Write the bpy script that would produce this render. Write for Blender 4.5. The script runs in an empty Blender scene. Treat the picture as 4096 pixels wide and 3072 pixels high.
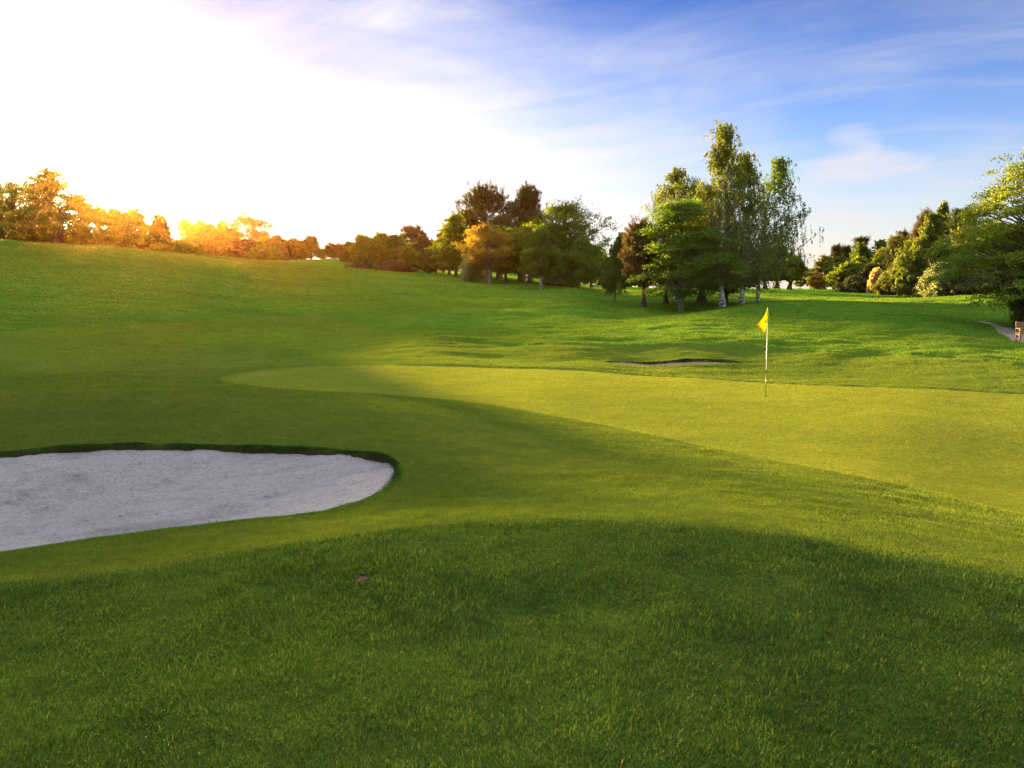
import bpy, math, random
import numpy as np
PI = math.pi
R = math.radians
scene = bpy.context.scene
COL = scene.collection
rng = np.random.default_rng(7)

# ------------------------------------------------------------------ camera frame (4096 x 3072 photo pixels)
F = 3216.0; CX = 2048.0; CY = 1536.0; TILT = R(6.67)
def slope(py):                      # drop per metre of forward distance for a photo row
    return np.tan(TILT + np.arctan((np.asarray(py, float) - CY) / F))
def world_at(px, py, Y):            # point of the place at forward distance Y
    a = (px - CX) / F; b = -(py - CY) / F
    fy = math.cos(TILT) + b * math.sin(TILT); fz = -math.sin(TILT) + b * math.cos(TILT)
    t = Y / fy
    return (a * t, Y, fz * t)
SUN_AZ = -26.5; SUN_EL = 6.0

# ------------------------------------------------------------------ small numpy helpers
def smooth(a, b, x):
    t = np.clip((x - a) / (b - a), 0, 1); return t * t * (3 - 2 * t)
def vnoise(x, y, seed=0):
    xi = np.floor(x).astype(np.int64); yi = np.floor(y).astype(np.int64)
    fx = x - xi; fy = y - yi
    fx = fx * fx * fx * (fx * (fx * 6 - 15) + 10); fy = fy * fy * fy * (fy * (fy * 6 - 15) + 10)
    def h(i, j):
        n = (i * 374761393 + j * 668265263 + seed * 974711) & 0x7fffffff
        n = ((n ^ (n >> 13)) * 1274126177) & 0x7fffffff
        n = n ^ (n >> 16)
        return (n & 0xffff) / 32767.5 - 1.0
    a = h(xi, yi); b = h(xi + 1, yi); c = h(xi, yi + 1); d = h(xi + 1, yi + 1)
    return (a * (1 - fx) + b * fx) * (1 - fy) + (c * (1 - fx) + d * fx) * fy
def fbm(x, y, o=3, seed=0):
    s = 0; a = 1.0
    for k in range(o):
        s = s + a * vnoise(x, y, seed + k); a *= .5; x = x * 2.03 + 5.1; y = y * 2.03 - 3.7
    return s

# ------------------------------------------------------------------ terrain: thin-plate surface through surveyed points
CP = [  # photo x, photo y, forward distance
 # rough mound in front
 (0,3072,2.55),(1000,3072,2.45),(2048,3072,2.4),(3100,3072,2.4),(4096,3072,2.5),
 (0,2700,3.3),(1200,2600,3.45),(2200,2560,3.5),(3300,2600,3.4),(4096,2700,3.2),
 (0,2360,4.7),(490,2295,5.0),(976,2220,5.2),(1383,2155,5.35),(1800,2107,5.5),(2400,2092,5.5),(3100,2150,5.2),(3500,2220,5.0),(4096,2325,4.7),
 # mown fringe
 (0,2213,6.25),(740,2111,7.0),(1300,2046,7.7),(1537,1963,8.7),(1620,1892,9.6),(1555,1835,10.3),(1390,1810,10.8),(926,1793,11.2),(370,1790,11.2),(0,1822,10.8),
 (-900,2180,6.6),(-1500,2060,8.0),(-900,1860,10.2),
 (2000,2000,7.6),(2600,2000,7.5),(3200,2050,6.7),(2000,1880,10.0),(2500,1880,9.9),(3000,1930,8.9),(3600,2080,7.1),
 (0,1700,12.3),(700,1690,12.4),(1300,1710,12.3),(1700,1750,12.0),
 (0,1566,14.2),(500,1562,14.4),(900,1574,14.7),(1300,1602,14.9),(-900,1570,14.2),(1700,1640,14.9),
 (0,1552,16.8),(500,1549,17.2),(900,1556,17.8),(0,1530,20.5),(500,1522,21),
 # putting green
 (870,1524,23.0),(1200,1560,20.5),(1600,1585,19.3),(1850,1602,18.8),(2150,1650,17.0),(2500,1715,15.1),(2800,1780,13.4),(3148,1852,11.9),(3700,1962,10.1),(4096,2056,9.0),
 (1037,1481,26.2),(1390,1457,28),(1850,1459,28.2),(2400,1481,26.3),(2777,1504,24.9),(3333,1537,22.6),(4096,1570,20.6),
 (3063,1580,20.0),(2200,1560,20.8),(3600,1700,15.0),(4700,1800,13.0),
 # swale, second bunker, bank behind it
 (0,1500,24.5),(400,1495,24.5),(2000,1430,31.5),(2600,1452,30.6),(3000,1455,30.2),(3400,1475,27.8),(4096,1500,24.2),
 (1700,1372,37.5),(2222,1383,35.4),(2700,1383,34.6),(3000,1388,34.4),(3300,1410,32.2),(3700,1425,30.2),
 (4096,1405,34.0),(4090,1372,37.5),(3868,1293,50.0),(3700,1370,37.5),
 # lit slope and the mound behind the flag
 (2200,1320,46.0),(2600,1320,44.5),(3000,1312,45),(3300,1312,45),(3600,1332,42),(3000,1262,54),(3300,1262,53),
 (2400,1287,54.0),(2700,1268,56),(2880,1242,58.0),(3000,1229,59.0),(3250,1221,59.5),(3440,1228,58),(3600,1246,54.0),(3800,1292,47),
 # small tree mound
 (2520,1262,63.0),(2700,1262,64),(2878,1242,68.0),(2612,1232,69.0),(2795,1209,74.0),(2960,1213,73.0),(3080,1216,75.0),(2500,1236,71.0),
 # valley beyond the mounds
 (3250,1214,88.0),(3500,1208,88.0),(3800,1215,78.0),(4096,1240,60.0),
 (3200,1190,105.0),(3600,1185,105.0),(3230,1156,170.0),(3050,1158,165.0),(3500,1164,150.0),(3800,1168,118.0),(3950,1171,100.0),(4096,1180,84.0),(4600,1180,84.0),
 (2450,1200,85.0),(2350,1178,92.0),(2600,1180,100.0),(2900,1175,120.0),(2450,1150,150.0),(2250,1132,150.0),(2800,1158,160.0),
 # ground of the centre grove
 (1680,1093,128.0),(1822,1110,114.0),(1955,1134,101.0),(2050,1148,95.0),(2160,1162,88.0),(2312,1160,90.0),(2240,1143,104.0),
 (1850,1098,140.0),(2050,1112,140.0),(1750,1085,175.0),(2000,1092,175.0),
 # long hill on the left
 (0,970,86.0),(370,985,91.0),(740,1022,99.0),(1110,1059,108.0),(1400,1078,116.0),(1660,1093,124.0),(-800,930,80.0),
 (0,1020,76.0),(0,1100,64.0),(0,1250,45.0),(0,1400,30.5),(-900,1300,38.0),
 (800,1450,30.0),(800,1350,40.0),(800,1250,52.0),(800,1150,70.0),(800,1070,88.0),(400,1020,82.0),
 (1500,1400,36.0),(1500,1300,50.0),(1500,1200,70.0),(1500,1130,92.0),(1150,1090,97.0),
 (2000,1340,44.0),(2000,1250,60.0),(2000,1180,80.0),(2250,1255,60.0),
 # far knoll
 (1110,1052,178.0),(1250,1040,182.0),(1400,1045,182.0),(1640,1064,180.0),(1380,1079,150.0),
]
WP = [(0,0,-1.52),(0,-3,-1.6),(2.5,0,-1.6),(-2.5,0,-1.65),(0,-12,-2.0),(-10,-4,-2.0),(10,-4,-2.2),(0,-60,-2.0),(-60,-20,-1),(60,-20,-2.5),
      (-45,20,0.5),(-25,12,-1.6),(40,12,-2.6),(22,10,-2.6),(-80,60,4.5),(70,60,-1.0),(-60,115,4.6),(-40,130,4.8),(-75,140,5.0),(-130,110,5.5),(130,110,0.5),
      (-15,240,5.5),(-70,240,6),(60,240,-1),(120,240,-1),(0,420,-2),(-220,300,3),(220,300,-2),(0,-300,-2),(-300,0,2),(300,0,-2),(0,900,-14),(-900,0,-8),(900,0,-14),(0,-900,-14),(-650,650,-10),(650,650,-14),(-650,-650,-14),(650,-650,-14)]
pts = [world_at(*c) for c in CP] + WP
pts = np.array(pts, float)
def warp(x, y):
    r = np.hypot(x, y) + 1e-9
    k = np.log1p(r / 3.0) / r
    return x * k, y * k
def tps_u(d2):
    return 0.5 * d2 * np.log(d2 + 1e-12)
wx, wy = warp(pts[:, 0], pts[:, 1]); rr = np.hypot(pts[:, 0], pts[:, 1])
val = pts[:, 2] / (rr + 4.0)
n = len(pts)
K = tps_u((wx[:, None] - wx[None]) ** 2 + (wy[:, None] - wy[None]) ** 2) + np.eye(n) * 2e-4
P = np.c_[np.ones(n), wx, wy]
A = np.zeros((n + 3, n + 3)); A[:n, :n] = K; A[:n, n:] = P; A[n:, :n] = P.T
sol = np.linalg.solve(A, np.r_[val, 0, 0, 0])
def base_height(x, y):
    x = np.atleast_1d(np.asarray(x, float)); y = np.atleast_1d(np.asarray(y, float))
    sh = x.shape; x = x.ravel(); y = y.ravel(); out = np.empty(len(x))
    for i in range(0, len(x), 60000):
        xs = x[i:i + 60000]; ys = y[i:i + 60000]
        a, b = warp(xs, ys)
        u = tps_u((a[:, None] - wx[None]) ** 2 + (b[:, None] - wy[None]) ** 2)
        out[i:i + 60000] = (u @ sol[:n] + sol[n] + sol[n + 1] * a + sol[n + 2] * b) * (np.hypot(xs, ys) + 4.0)
    return out.reshape(sh)
_Y = np.exp(np.linspace(math.log(2.0), math.log(260), 900))
def hit(px, py, ymin=2.0, ymax=260):
    Y = _Y[(_Y >= ymin) & (_Y <= ymax)]
    w = world_at(px, py, 1.0)
    x = w[0] * Y; z = w[2] * Y
    h = base_height(x, Y)
    k = np.argmax(z < h)
    return (float(x[k]), float(Y[k]))
def chaikin(P, it=2, closed=True):
    P = np.array(P, float)
    for _ in range(it):
        Q = np.roll(P, -1, 0) if closed else P[1:]
        B = P if closed else P[:-1]
        N = np.empty((len(B) * 2, 2)); N[0::2] = B * .75 + Q * .25; N[1::2] = B * .25 + Q * .75
        if not closed: N = np.vstack([P[:1], N, P[-1:]])
        P = N
    return P
def sdist(poly, x, y, pad=3.0):
    """signed distance to a closed polygon, positive inside, -pad far outside"""
    x = np.asarray(x, float); y = np.asarray(y, float)
    out = np.full(x.shape, -pad)
    lo = poly.min(0) - pad; hi = poly.max(0) + pad
    m = (x > lo[0]) & (x < hi[0]) & (y > lo[1]) & (y < hi[1])
    if not m.any(): return out
    X = x[m]; Yv = y[m]
    res = np.empty(len(X))
    for i in range(0, len(X), 50000):
        xs = X[i:i + 50000, None]; ys = Yv[i:i + 50000, None]
        a = poly[None]; b = np.roll(poly, -1, 0)[None]
        dx = b[..., 0] - a[..., 0]; dy = b[..., 1] - a[..., 1]
        t = np.clip(((xs - a[..., 0]) * dx + (ys - a[..., 1]) * dy) / (dx * dx + dy * dy + 1e-12), 0, 1)
        d = np.hypot(xs - a[..., 0] - t * dx, ys - a[..., 1] - t * dy).min(1)
        c = ((a[..., 1] > ys) != (b[..., 1] > ys)) & (xs < dx * (ys - a[..., 1]) / (dy + 1e-12) + a[..., 0])
        ins = (c.sum(1) % 2) == 1
        res[i:i + 50000] = np.where(ins, d, -d)
    out[m] = np.maximum(res, -pad)
    return out

bunker_px = [(-600,2262),(0,2213),(370,2160),(740,2111),(1080,2072),(1300,2040),(1460,1995),(1560,1940),(1596,1892),(1570,1855),(1500,1832),(1390,1815),(1150,1803),(926,1797),(650,1793),(370,1795),(150,1808),(0,1828),(-500,1850),(-1100,1880),(-1500,1980),(-1500,2120),(-1100,2230)]
BUNK = chaikin([hit(a, b, 4.5, 16) for a, b in bunker_px], 2)
green_px = [(862,1524),(1000,1545),(1200,1560),(1600,1583),(1850,1602),(2150,1650),(2500,1715),(2800,1780),(3148,1852),(3700,1962),(4096,2056),(4500,2120),(5200,2100),(5800,1850),(5400,1640),(4700,1590),(4096,1570),(3333,1537),(2777,1504),(2400,1481),(1850,1459),(1600,1455),(1390,1457),(1200,1466),(1037,1481),(920,1500)]
GREEN = chaikin([hit(a, b, 7, 40) for a, b in green_px], 2)
th = np.linspace(0, 2 * PI, 40, endpoint=False)
BUNK2 = np.c_[6.1 + 2.45 * np.cos(th), 30.2 + .10 * np.cos(th * 2) + (.62 + .1 * np.sin(th * 3)) * np.sin(th) - .10 * np.cos(th)]
fair_px = [(1250,1250),(1460,1297),(1670,1350),(1900,1363),(2222,1381),(2700,1383),(3000,1388),(3300,1408),(3600,1420),(3900,1440),(4200,1480)]
FAIR = chaikin([hit(a, b, 24, 80) for a, b in fair_px], 2, False)
FAIRP = np.vstack([FAIR, [(40, 20), (60, 2), (20, -6), (0, 2), (-20, 5), (-30, 22), (-26, 30)]])
fair2_px = [(1800,1330),(2050,1300),(2300,1288),(2500,1279),(2700,1272)]
rough_px = [(-400,2380),(0,2360),(490,2295),(976,2220),(1383,2155),(1800,2107),(2400,2092),(3100,2150),(3500,2220),(4096,2325),(4500,2400)]
ROUGH = chaikin([hit(a, b, 3.5, 9) for a, b in rough_px], 2, False)
ROUGHP = np.vstack([ROUGH, [(12, 1), (8, -10), (-8, -10), (-12, 1)]])
path_px = [(3850,1291),(3930,1299),(4000,1318),(4060,1328),(4110,1350),(4300,1372),(4300,1385),(4110,1379),(4060,1374),(4030,1358),(3995,1340),(3985,1324),(3930,1306)]
PATH = chaikin([hit(a, b, 25, 70) for a, b in path_px], 2)

def zones(x, y):
    r = np.hypot(x, y)
    jit = .05 * vnoise(x * 3, y * 3, 11) + .02 * vnoise(x * 9, y * 9, 12)
    return dict(b=sdist(BUNK, x, y), g=sdist(GREEN, x, y) + jit * .6, b2=sdist(BUNK2, x, y), f=sdist(FAIRP, x, y) + jit * 2,
                r=sdist(ROUGHP, x, y) + jit * 1.2, p=sdist(PATH, x, y))
def bumps(x, y, g):
    r = np.hypot(x, y)
    m = smooth(.6, -.6, g)
    w = .010 * fbm(x / .9, y / .9, 2, 3) * smooth(30, 10, r)
    w = w + .06 * fbm(x / 4.2 + 3, y / 3.1, 3, 20) * smooth(14, 34, r)
    w = w + .15 * fbm(x / 13, y / 11, 2, 30) * smooth(34, 60, r)
    w = w + .048 * fbm(x / 1.6, y / 1.1, 3, 40) * smooth(22, 40, r)
    w = w + .009 * fbm(x / .45, y / .4, 3, 45) * smooth(5.5, 8, r)
    return w * m + .006 * fbm(x / 2.5, y / 2.5, 2, 50) * (1 - m)
def lip_of(x, y):
    return .018 + .042 * smooth(8.3, 10.2, y + .10 * x) * (1 + .35 * vnoise(x * 2.1, y * 2.1, 90))
def height(x, y, Z=None):
    Z = Z or zones(x, y)
    h = base_height(x, y) + bumps(x, y, Z['g'])
    h = h - .04 * smooth(-.05, .10, Z['g'])
    h = h + .07 * smooth(.06, -.10, Z['f']) * smooth(20, 30, y)
    h = h + .030 * smooth(-.03, .10, Z['r'])
    h = h - .03 * smooth(-.1, .15, Z['p'])
    h = h + .03 * smooth(-.30, -.05, Z['b']) * smooth(8.5, 10, y)
    h = h - (.55 + lip_of(x, y)) * smooth(.0, .07, Z['b'])
    h = h - .9 * smooth(.0, .10, Z['b2'])
    return h
def sand_height(x, y, d):
    base = base_height(x, y)
    near = smooth(9.2, 7.4, y + .10 * x)
    bowl = (.16 + .10 * near) * smooth(0, 1.6, d) + .10 * smooth(.8, 2.6, d)
    tex = .014 * fbm(x * 2.3, y * 2.3, 3, 60) + .007 * fbm(x * 9, y * 9, 2, 66)
    wv = fbm(x * .55, y * .55, 2, 63) * 2.4
    ph = (x * np.cos(wv) + y * np.sin(wv)) * 2 * PI / .085
    tex = tex + .0065 * np.sin(ph + 1.5 * fbm(x * 3, y * 3, 2, 64)) * smooth(-.15, .35, fbm(x * .8 + 4, y * .8, 2, 65)) * smooth(.05, .3, d)
    return base - lip_of(x, y) + .03 * (1 - smooth(0, .25, d)) * smooth(7.6, 9.5, y + .10 * x) - bowl + tex

# polar grid
rad = [0.35]
while rad[-1] < 2.0: rad.append(rad[-1] * 1.06)
while rad[-1] < 130: rad.append(rad[-1] * 1.0058)
while rad[-1] < 1600: rad.append(rad[-1] * 1.02)
rad = np.array(rad)
ang = np.r_[np.linspace(-38, 38, 830), np.linspace(38, 322, 143)[1:-1]]
ang = np.radians(ang); NA = len(ang); NR = len(rad)
GX = rad[:, None] * np.sin(ang)[None]; GY = rad[:, None] * np.cos(ang)[None]
ZN = zones(GX, GY)
GZ = height(GX, GY, ZN)
lr = np.log(rad)
def ground_z(x, y):
    x = np.asarray(x, float); y = np.asarray(y, float)
    r = np.clip(np.hypot(x, y), rad[0], rad[-2]); a = np.degrees(np.arctan2(x, y))
    i = np.clip(np.searchsorted(rad, r) - 1, 0, NR - 2); t = (r - rad[i]) / (rad[i + 1] - rad[i])
    inside = np.abs(a) < 37.9
    u = np.clip((a + 38) / 76 * 829, 0, 828.999); j = u.astype(int); f = u - j
    z = (GZ[i, j] * (1 - f) + GZ[i, j + 1] * f) * (1 - t) + (GZ[i + 1, j] * (1 - f) + GZ[i + 1, j + 1] * f) * t
    if np.ndim(z) == 0: return float(z) if inside else float(height(np.array([x]), np.array([y]))[0])
    if (~inside).any(): z = z.copy(); z[~inside] = height(x[~inside], y[~inside])
    return z

# ------------------------------------------------------------------ mesh and object helpers
def mesh_np(name, V, faces_list, mat=None, smooth_shade=False, attrs=None):
    """V (n,3); faces_list: list of int arrays (m,k)"""
    me = bpy.data.meshes.new(name)
    V = np.ascontiguousarray(V, dtype=np.float32)
    me.vertices.add(len(V)); me.vertices.foreach_set('co', V.ravel())
    loops = np.concatenate([f.ravel() for f in faces_list]).astype(np.int32)
    tot = np.concatenate([np.full(len(f), f.shape[1], np.int32) for f in faces_list])
    st = np.r_[0, np.cumsum(tot)[:-1]].astype(np.int32)
    me.loops.add(len(loops)); me.loops.foreach_set('vertex_index', loops)
    me.polygons.add(len(tot)); me.polygons.foreach_set('loop_start', st); me.polygons.foreach_set('loop_total', tot)
    if smooth_shade: me.polygons.foreach_set('use_smooth', np.ones(len(tot), bool))
    if attrs:
        for k, (typ, arr) in attrs.items():
            at = me.attributes.new(k, typ, 'POINT')
            at.data.foreach_set('color' if typ == 'FLOAT_COLOR' else 'value', np.ascontiguousarray(arr, dtype=np.float32).ravel())
    me.update(calc_edges=True)
    if mat: me.materials.append(mat)
    return me
def link(name, me, parent=None):
    o = bpy.data.objects.new(name, me); COL.objects.link(o)
    if parent: o.parent = parent
    return o
def tag(o, label=None, cat=None, group=None, kind=None):
    if label: o['label'] = label
    if cat: o['category'] = cat
    if group: o['group'] = group
    if kind: o['kind'] = kind
    return o

# ------------------------------------------------------------------ materials
def new_mat(name):
    m = bpy.data.materials.new(name); m.use_nodes = True
    nt = m.node_tree
    for nd in list(nt.nodes): nt.nodes.remove(nd)
    return m, nt, nt.nodes, nt.links
def N(nodes, t, **kw):
    nd = nodes.new(t)
    for k, v in kw.items(): setattr(nd, k, v)
    return nd
def rgb(c): return (c[0], c[1], c[2], 1)
def mixc(nodes, links, fac, a, b, blend='MIX'):
    m = nodes.new('ShaderNodeMix'); m.data_type = 'RGBA'; m.blend_type = blend
    for s, v in ((0, fac), (6, a), (7, b)):
        if hasattr(v, 'is_linked') or isinstance(v, bpy.types.NodeSocket): links.new(v, m.inputs[s])
        else: m.inputs[s].default_value = v if s == 0 else rgb(v)
    return m.outputs[2]
def ramp(nodes, links, src, stops):
    r = nodes.new('ShaderNodeValToRGB')
    while len(r.color_ramp.elements) < len(stops): r.color_ramp.elements.new(.5)
    for e, (p, c) in zip(r.color_ramp.elements, stops):
        e.position = p; e.color = rgb(c) if not isinstance(c, (int, float)) else (c, c, c, 1)
    links.new(src, r.inputs[0]); return r.outputs[0]
def noise(nodes, links, vec, scale, detail=3, rough=.55):
    t = nodes.new('ShaderNodeTexNoise'); t.inputs['Scale'].default_value = scale
    t.inputs['Detail'].default_value = detail; t.inputs['Roughness'].default_value = rough
    if vec is not None: links.new(vec, t.inputs['Vector'])
    return t.outputs[0]
def mathn(nodes, links, op, a, b=None):
    m = nodes.new('ShaderNodeMath'); m.operation = op
    for i, v in enumerate((a, b)):
        if v is None: continue
        if isinstance(v, bpy.types.NodeSocket): links.new(v, m.inputs[i])
        else: m.inputs[i].default_value = v
    return m.outputs[0]

def leaf_material(name, c1, c2, c3=None, trans=.5, tboost=(1.9, 1.7, .8), gloss=.015):
    m, nt, nd, lk = new_mat(name)
    geo = N(nd, 'ShaderNodeNewGeometry')
    stops = [(0, c1), (.75, c2)] + ([(1, c3)] if c3 else [])
    col = ramp(nd, lk, geo.outputs['Random Per Island'], stops)
    nz = noise(nd, lk, geo.outputs['Position'], .45, 2)
    k = ramp(nd, lk, nz, [(.3, .72), (.7, 1.25)])
    col = mixc(nd, lk, 1.0, col, k, 'MULTIPLY')
    d = N(nd, 'ShaderNodeBsdfDiffuse'); lk.new(col, d.inputs[0])
    t = N(nd, 'ShaderNodeBsdfTranslucent')
    tc = mixc(nd, lk, 1.0, col, tboost, 'MULTIPLY'); lk.new(tc, t.inputs[0])
    mx = N(nd, 'ShaderNodeMixShader'); mx.inputs[0].default_value = trans
    lk.new(d.outputs[0], mx.inputs[1]); lk.new(t.outputs[0], mx.inputs[2])
    g = N(nd, 'ShaderNodeBsdfGlossy'); g.inputs['Roughness'].default_value = .45; g.inputs[0].default_value = (1, 1, 1, 1)
    m2 = N(nd, 'ShaderNodeMixShader'); m2.inputs[0].default_value = gloss
    lk.new(mx.outputs[0], m2.inputs[1]); lk.new(g.outputs[0], m2.inputs[2])
    o = N(nd, 'ShaderNodeOutputMaterial'); lk.new(m2.outputs[0], o.inputs[0])
    return m
def bark_material(name, c1, c2, birch=False):
    m, nt, nd, lk = new_mat(name)
    tc = N(nd, 'ShaderNodeTexCoord'); mp = N(nd, 'ShaderNodeMapping')
    mp.inputs['Scale'].default_value = (3, 3, 5.0) if birch else (9, 9, 1.6)
    lk.new(tc.outputs['Object'], mp.inputs[0])
    nz = noise(nd, lk, mp.outputs[0], 1.0, 5, .65)
    if birch:
        col = ramp(nd, lk, nz, [(.40, c2), (.47, (.25, .23, .2)), (.54, c1)])
    else:
        col = ramp(nd, lk, nz, [(.3, c2), (.7, c1)])
    b = N(nd, 'ShaderNodeBsdfPrincipled'); lk.new(col, b.inputs['Base Color']); b.inputs['Roughness'].default_value = .9
    bp = N(nd, 'ShaderNodeBump'); bp.inputs['Strength'].default_value = .7; bp.inputs['Distance'].default_value = .05
    lk.new(nz, bp.inputs['Height']); lk.new(bp.outputs[0], b.inputs['Normal'])
    o = N(nd, 'ShaderNodeOutputMaterial'); lk.new(b.outputs[0], o.inputs[0])
    return m
def plain(name, c, rough=.5, spec=.5, nscale=0, c2=None):
    m, nt, nd, lk = new_mat(name)
    b = N(nd, 'ShaderNodeBsdfPrincipled'); b.inputs['Roughness'].default_value = rough
    b.inputs['Specular IOR Level'].default_value = spec
    if c2:
        tc = N(nd, 'ShaderNodeTexCoord')
        nz = noise(nd, lk, tc.outputs['Object'], nscale, 4)
        lk.new(ramp(nd, lk, nz, [(.3, c), (.7, c2)]), b.inputs['Base Color'])
    else: b.inputs['Base Color'].default_value = rgb(c)
    o = N(nd, 'ShaderNodeOutputMaterial'); lk.new(b.outputs[0], o.inputs[0])
    return m

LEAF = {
 'oak':    leaf_material('oak_leaves', (.055,.10,.007), (.10,.155,.010), (.15,.19,.013)),
 'maple':  leaf_material('maple_leaves', (.065,.12,.008), (.12,.18,.012), (.21,.23,.016), trans=.5, gloss=.02),
 'lime':   leaf_material('lime_leaves', (.08,.13,.008), (.13,.18,.011), (.20,.22,.014)),
 'gold':   leaf_material('golden_leaves', (.17,.12,.02), (.26,.17,.025), (.20,.20,.03)),
 'green':  leaf_material('green_leaves', (.042,.098,.009), (.072,.135,.012), (.11,.165,.014)),
 'olive':  leaf_material('olive_leaves', (.055,.075,.018), (.09,.11,.022), (.14,.14,.03)),
 'birch':  leaf_material('birch_leaves', (.045,.08,.010), (.085,.125,.014), (.15,.16,.02)),
 'pine':   leaf_material('pine_needles', (.022,.040,.012), (.045,.062,.018), (.09,.075,.03), trans=.28, gloss=.01),
 'brown':  leaf_material('brown_pine_needles', (.045,.045,.02), (.085,.07,.03), (.13,.09,.04), trans=.3),
 'grey':   leaf_material('grey_green_leaves', (.10,.14,.08), (.15,.19,.11), (.19,.22,.12)),
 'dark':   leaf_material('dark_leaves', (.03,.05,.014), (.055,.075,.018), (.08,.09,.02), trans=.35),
 'cream':  leaf_material('cream_blossom', (.38,.28,.14), (.5,.38,.2), (.12,.16,.05)),
 'maroon': leaf_material('maroon_leaves', (.05,.035,.02), (.075,.05,.028), (.06,.07,.02)),
}
BARK = {
 'dark': bark_material('dark_bark', (.11,.085,.06), (.04,.03,.022)),
 'grey': bark_material('grey_bark', (.22,.19,.15), (.09,.075,.055)),
 'red':  bark_material('reddish_bark', (.17,.085,.05), (.06,.035,.024)),
 'birch': bark_material('birch_bark', (.72,.68,.62), (.035,.03,.026), birch=True),
}

# ------------------------------------------------------------------ trees
def tubes(paths, sides=6):
    V = []; Fq = []; off = 0
    for P, rad_ in paths:
        P = np.asarray(P, float); k = len(P)
        T = np.gradient(P, axis=0); T /= np.linalg.norm(T, axis=1)[:, None] + 1e-9
        ref = np.array([1., 0, 0]) if abs(T[0][2]) > .6 else np.array([0, 0, 1.])
        A1 = np.cross(T, ref); A1 /= np.linalg.norm(A1, axis=1)[:, None] + 1e-9
        B1 = np.cross(T, A1)
        a = np.linspace(0, 2 * PI, sides, endpoint=False)
        ring = P[:, None] + np.asarray(rad_)[:, None, None] * (np.cos(a)[None, :, None] * A1[:, None] + np.sin(a)[None, :, None] * B1[:, None])
        V.append(ring.reshape(-1, 3))
        i = np.arange(k - 1)[:, None] * sides; j = np.arange(sides)[None]; j2 = (j + 1) % sides
        Fq.append((np.stack([i + j, i + j2, i + sides + j2, i + sides + j], -1).reshape(-1, 4)) + off)
        off += k * sides
    return np.vstack(V), np.vstack(Fq)
def rand_dirs(g, k):
    v = g.normal(size=(k, 3)); return v / np.linalg.norm(v, axis=1)[:, None]
def leaf_quads(C, U, W, L, Wd):
    """rhombic leaves: centre C, long axis U, side axis W"""
    n_ = len(C)
    L = np.broadcast_to(L, (n_,))[:, None]; Wd = np.broadcast_to(Wd, (n_,))[:, None]
    V = np.stack([C - U * L * .5, C + W * Wd * .5 + U * L * .05, C + U * L * .5, C - W * Wd * .5 + U * L * .05], 1).reshape(-1, 3)
    return V, np.arange(n_ * 4).reshape(-1, 4)
def norm(v): return v / (np.linalg.norm(v, axis=1)[:, None] + 1e-9)
PROF = {  # crown radius against height inside the crown
 'round':  ([0, .12, .35, .6, .82, 1], [.45, .80, 1, .92, .62, .12]),
 'dome':   ([0, .1, .3, .55, .8, 1], [.7, .95, 1, .85, .55, .1]),
 'cone':   ([0, .1, .3, .6, .85, 1], [.6, 1, .85, .5, .2, .03]),
 'egg':    ([0, .12, .4, .7, .9, 1], [.5, .9, 1, .66, .32, .05]),
 'birch':  ([0, .1, .3, .5, .68, .85, 1], [.55, .85, 1, .80, .42, .20, .05]),
 'umbrella': ([0, .2, .45, .7, .9, 1], [.3, .6, .95, 1, .7, .2]),
 'bush':   ([0, .2, .5, .8, 1], [.85, 1, .9, .55, .1]),
}
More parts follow.
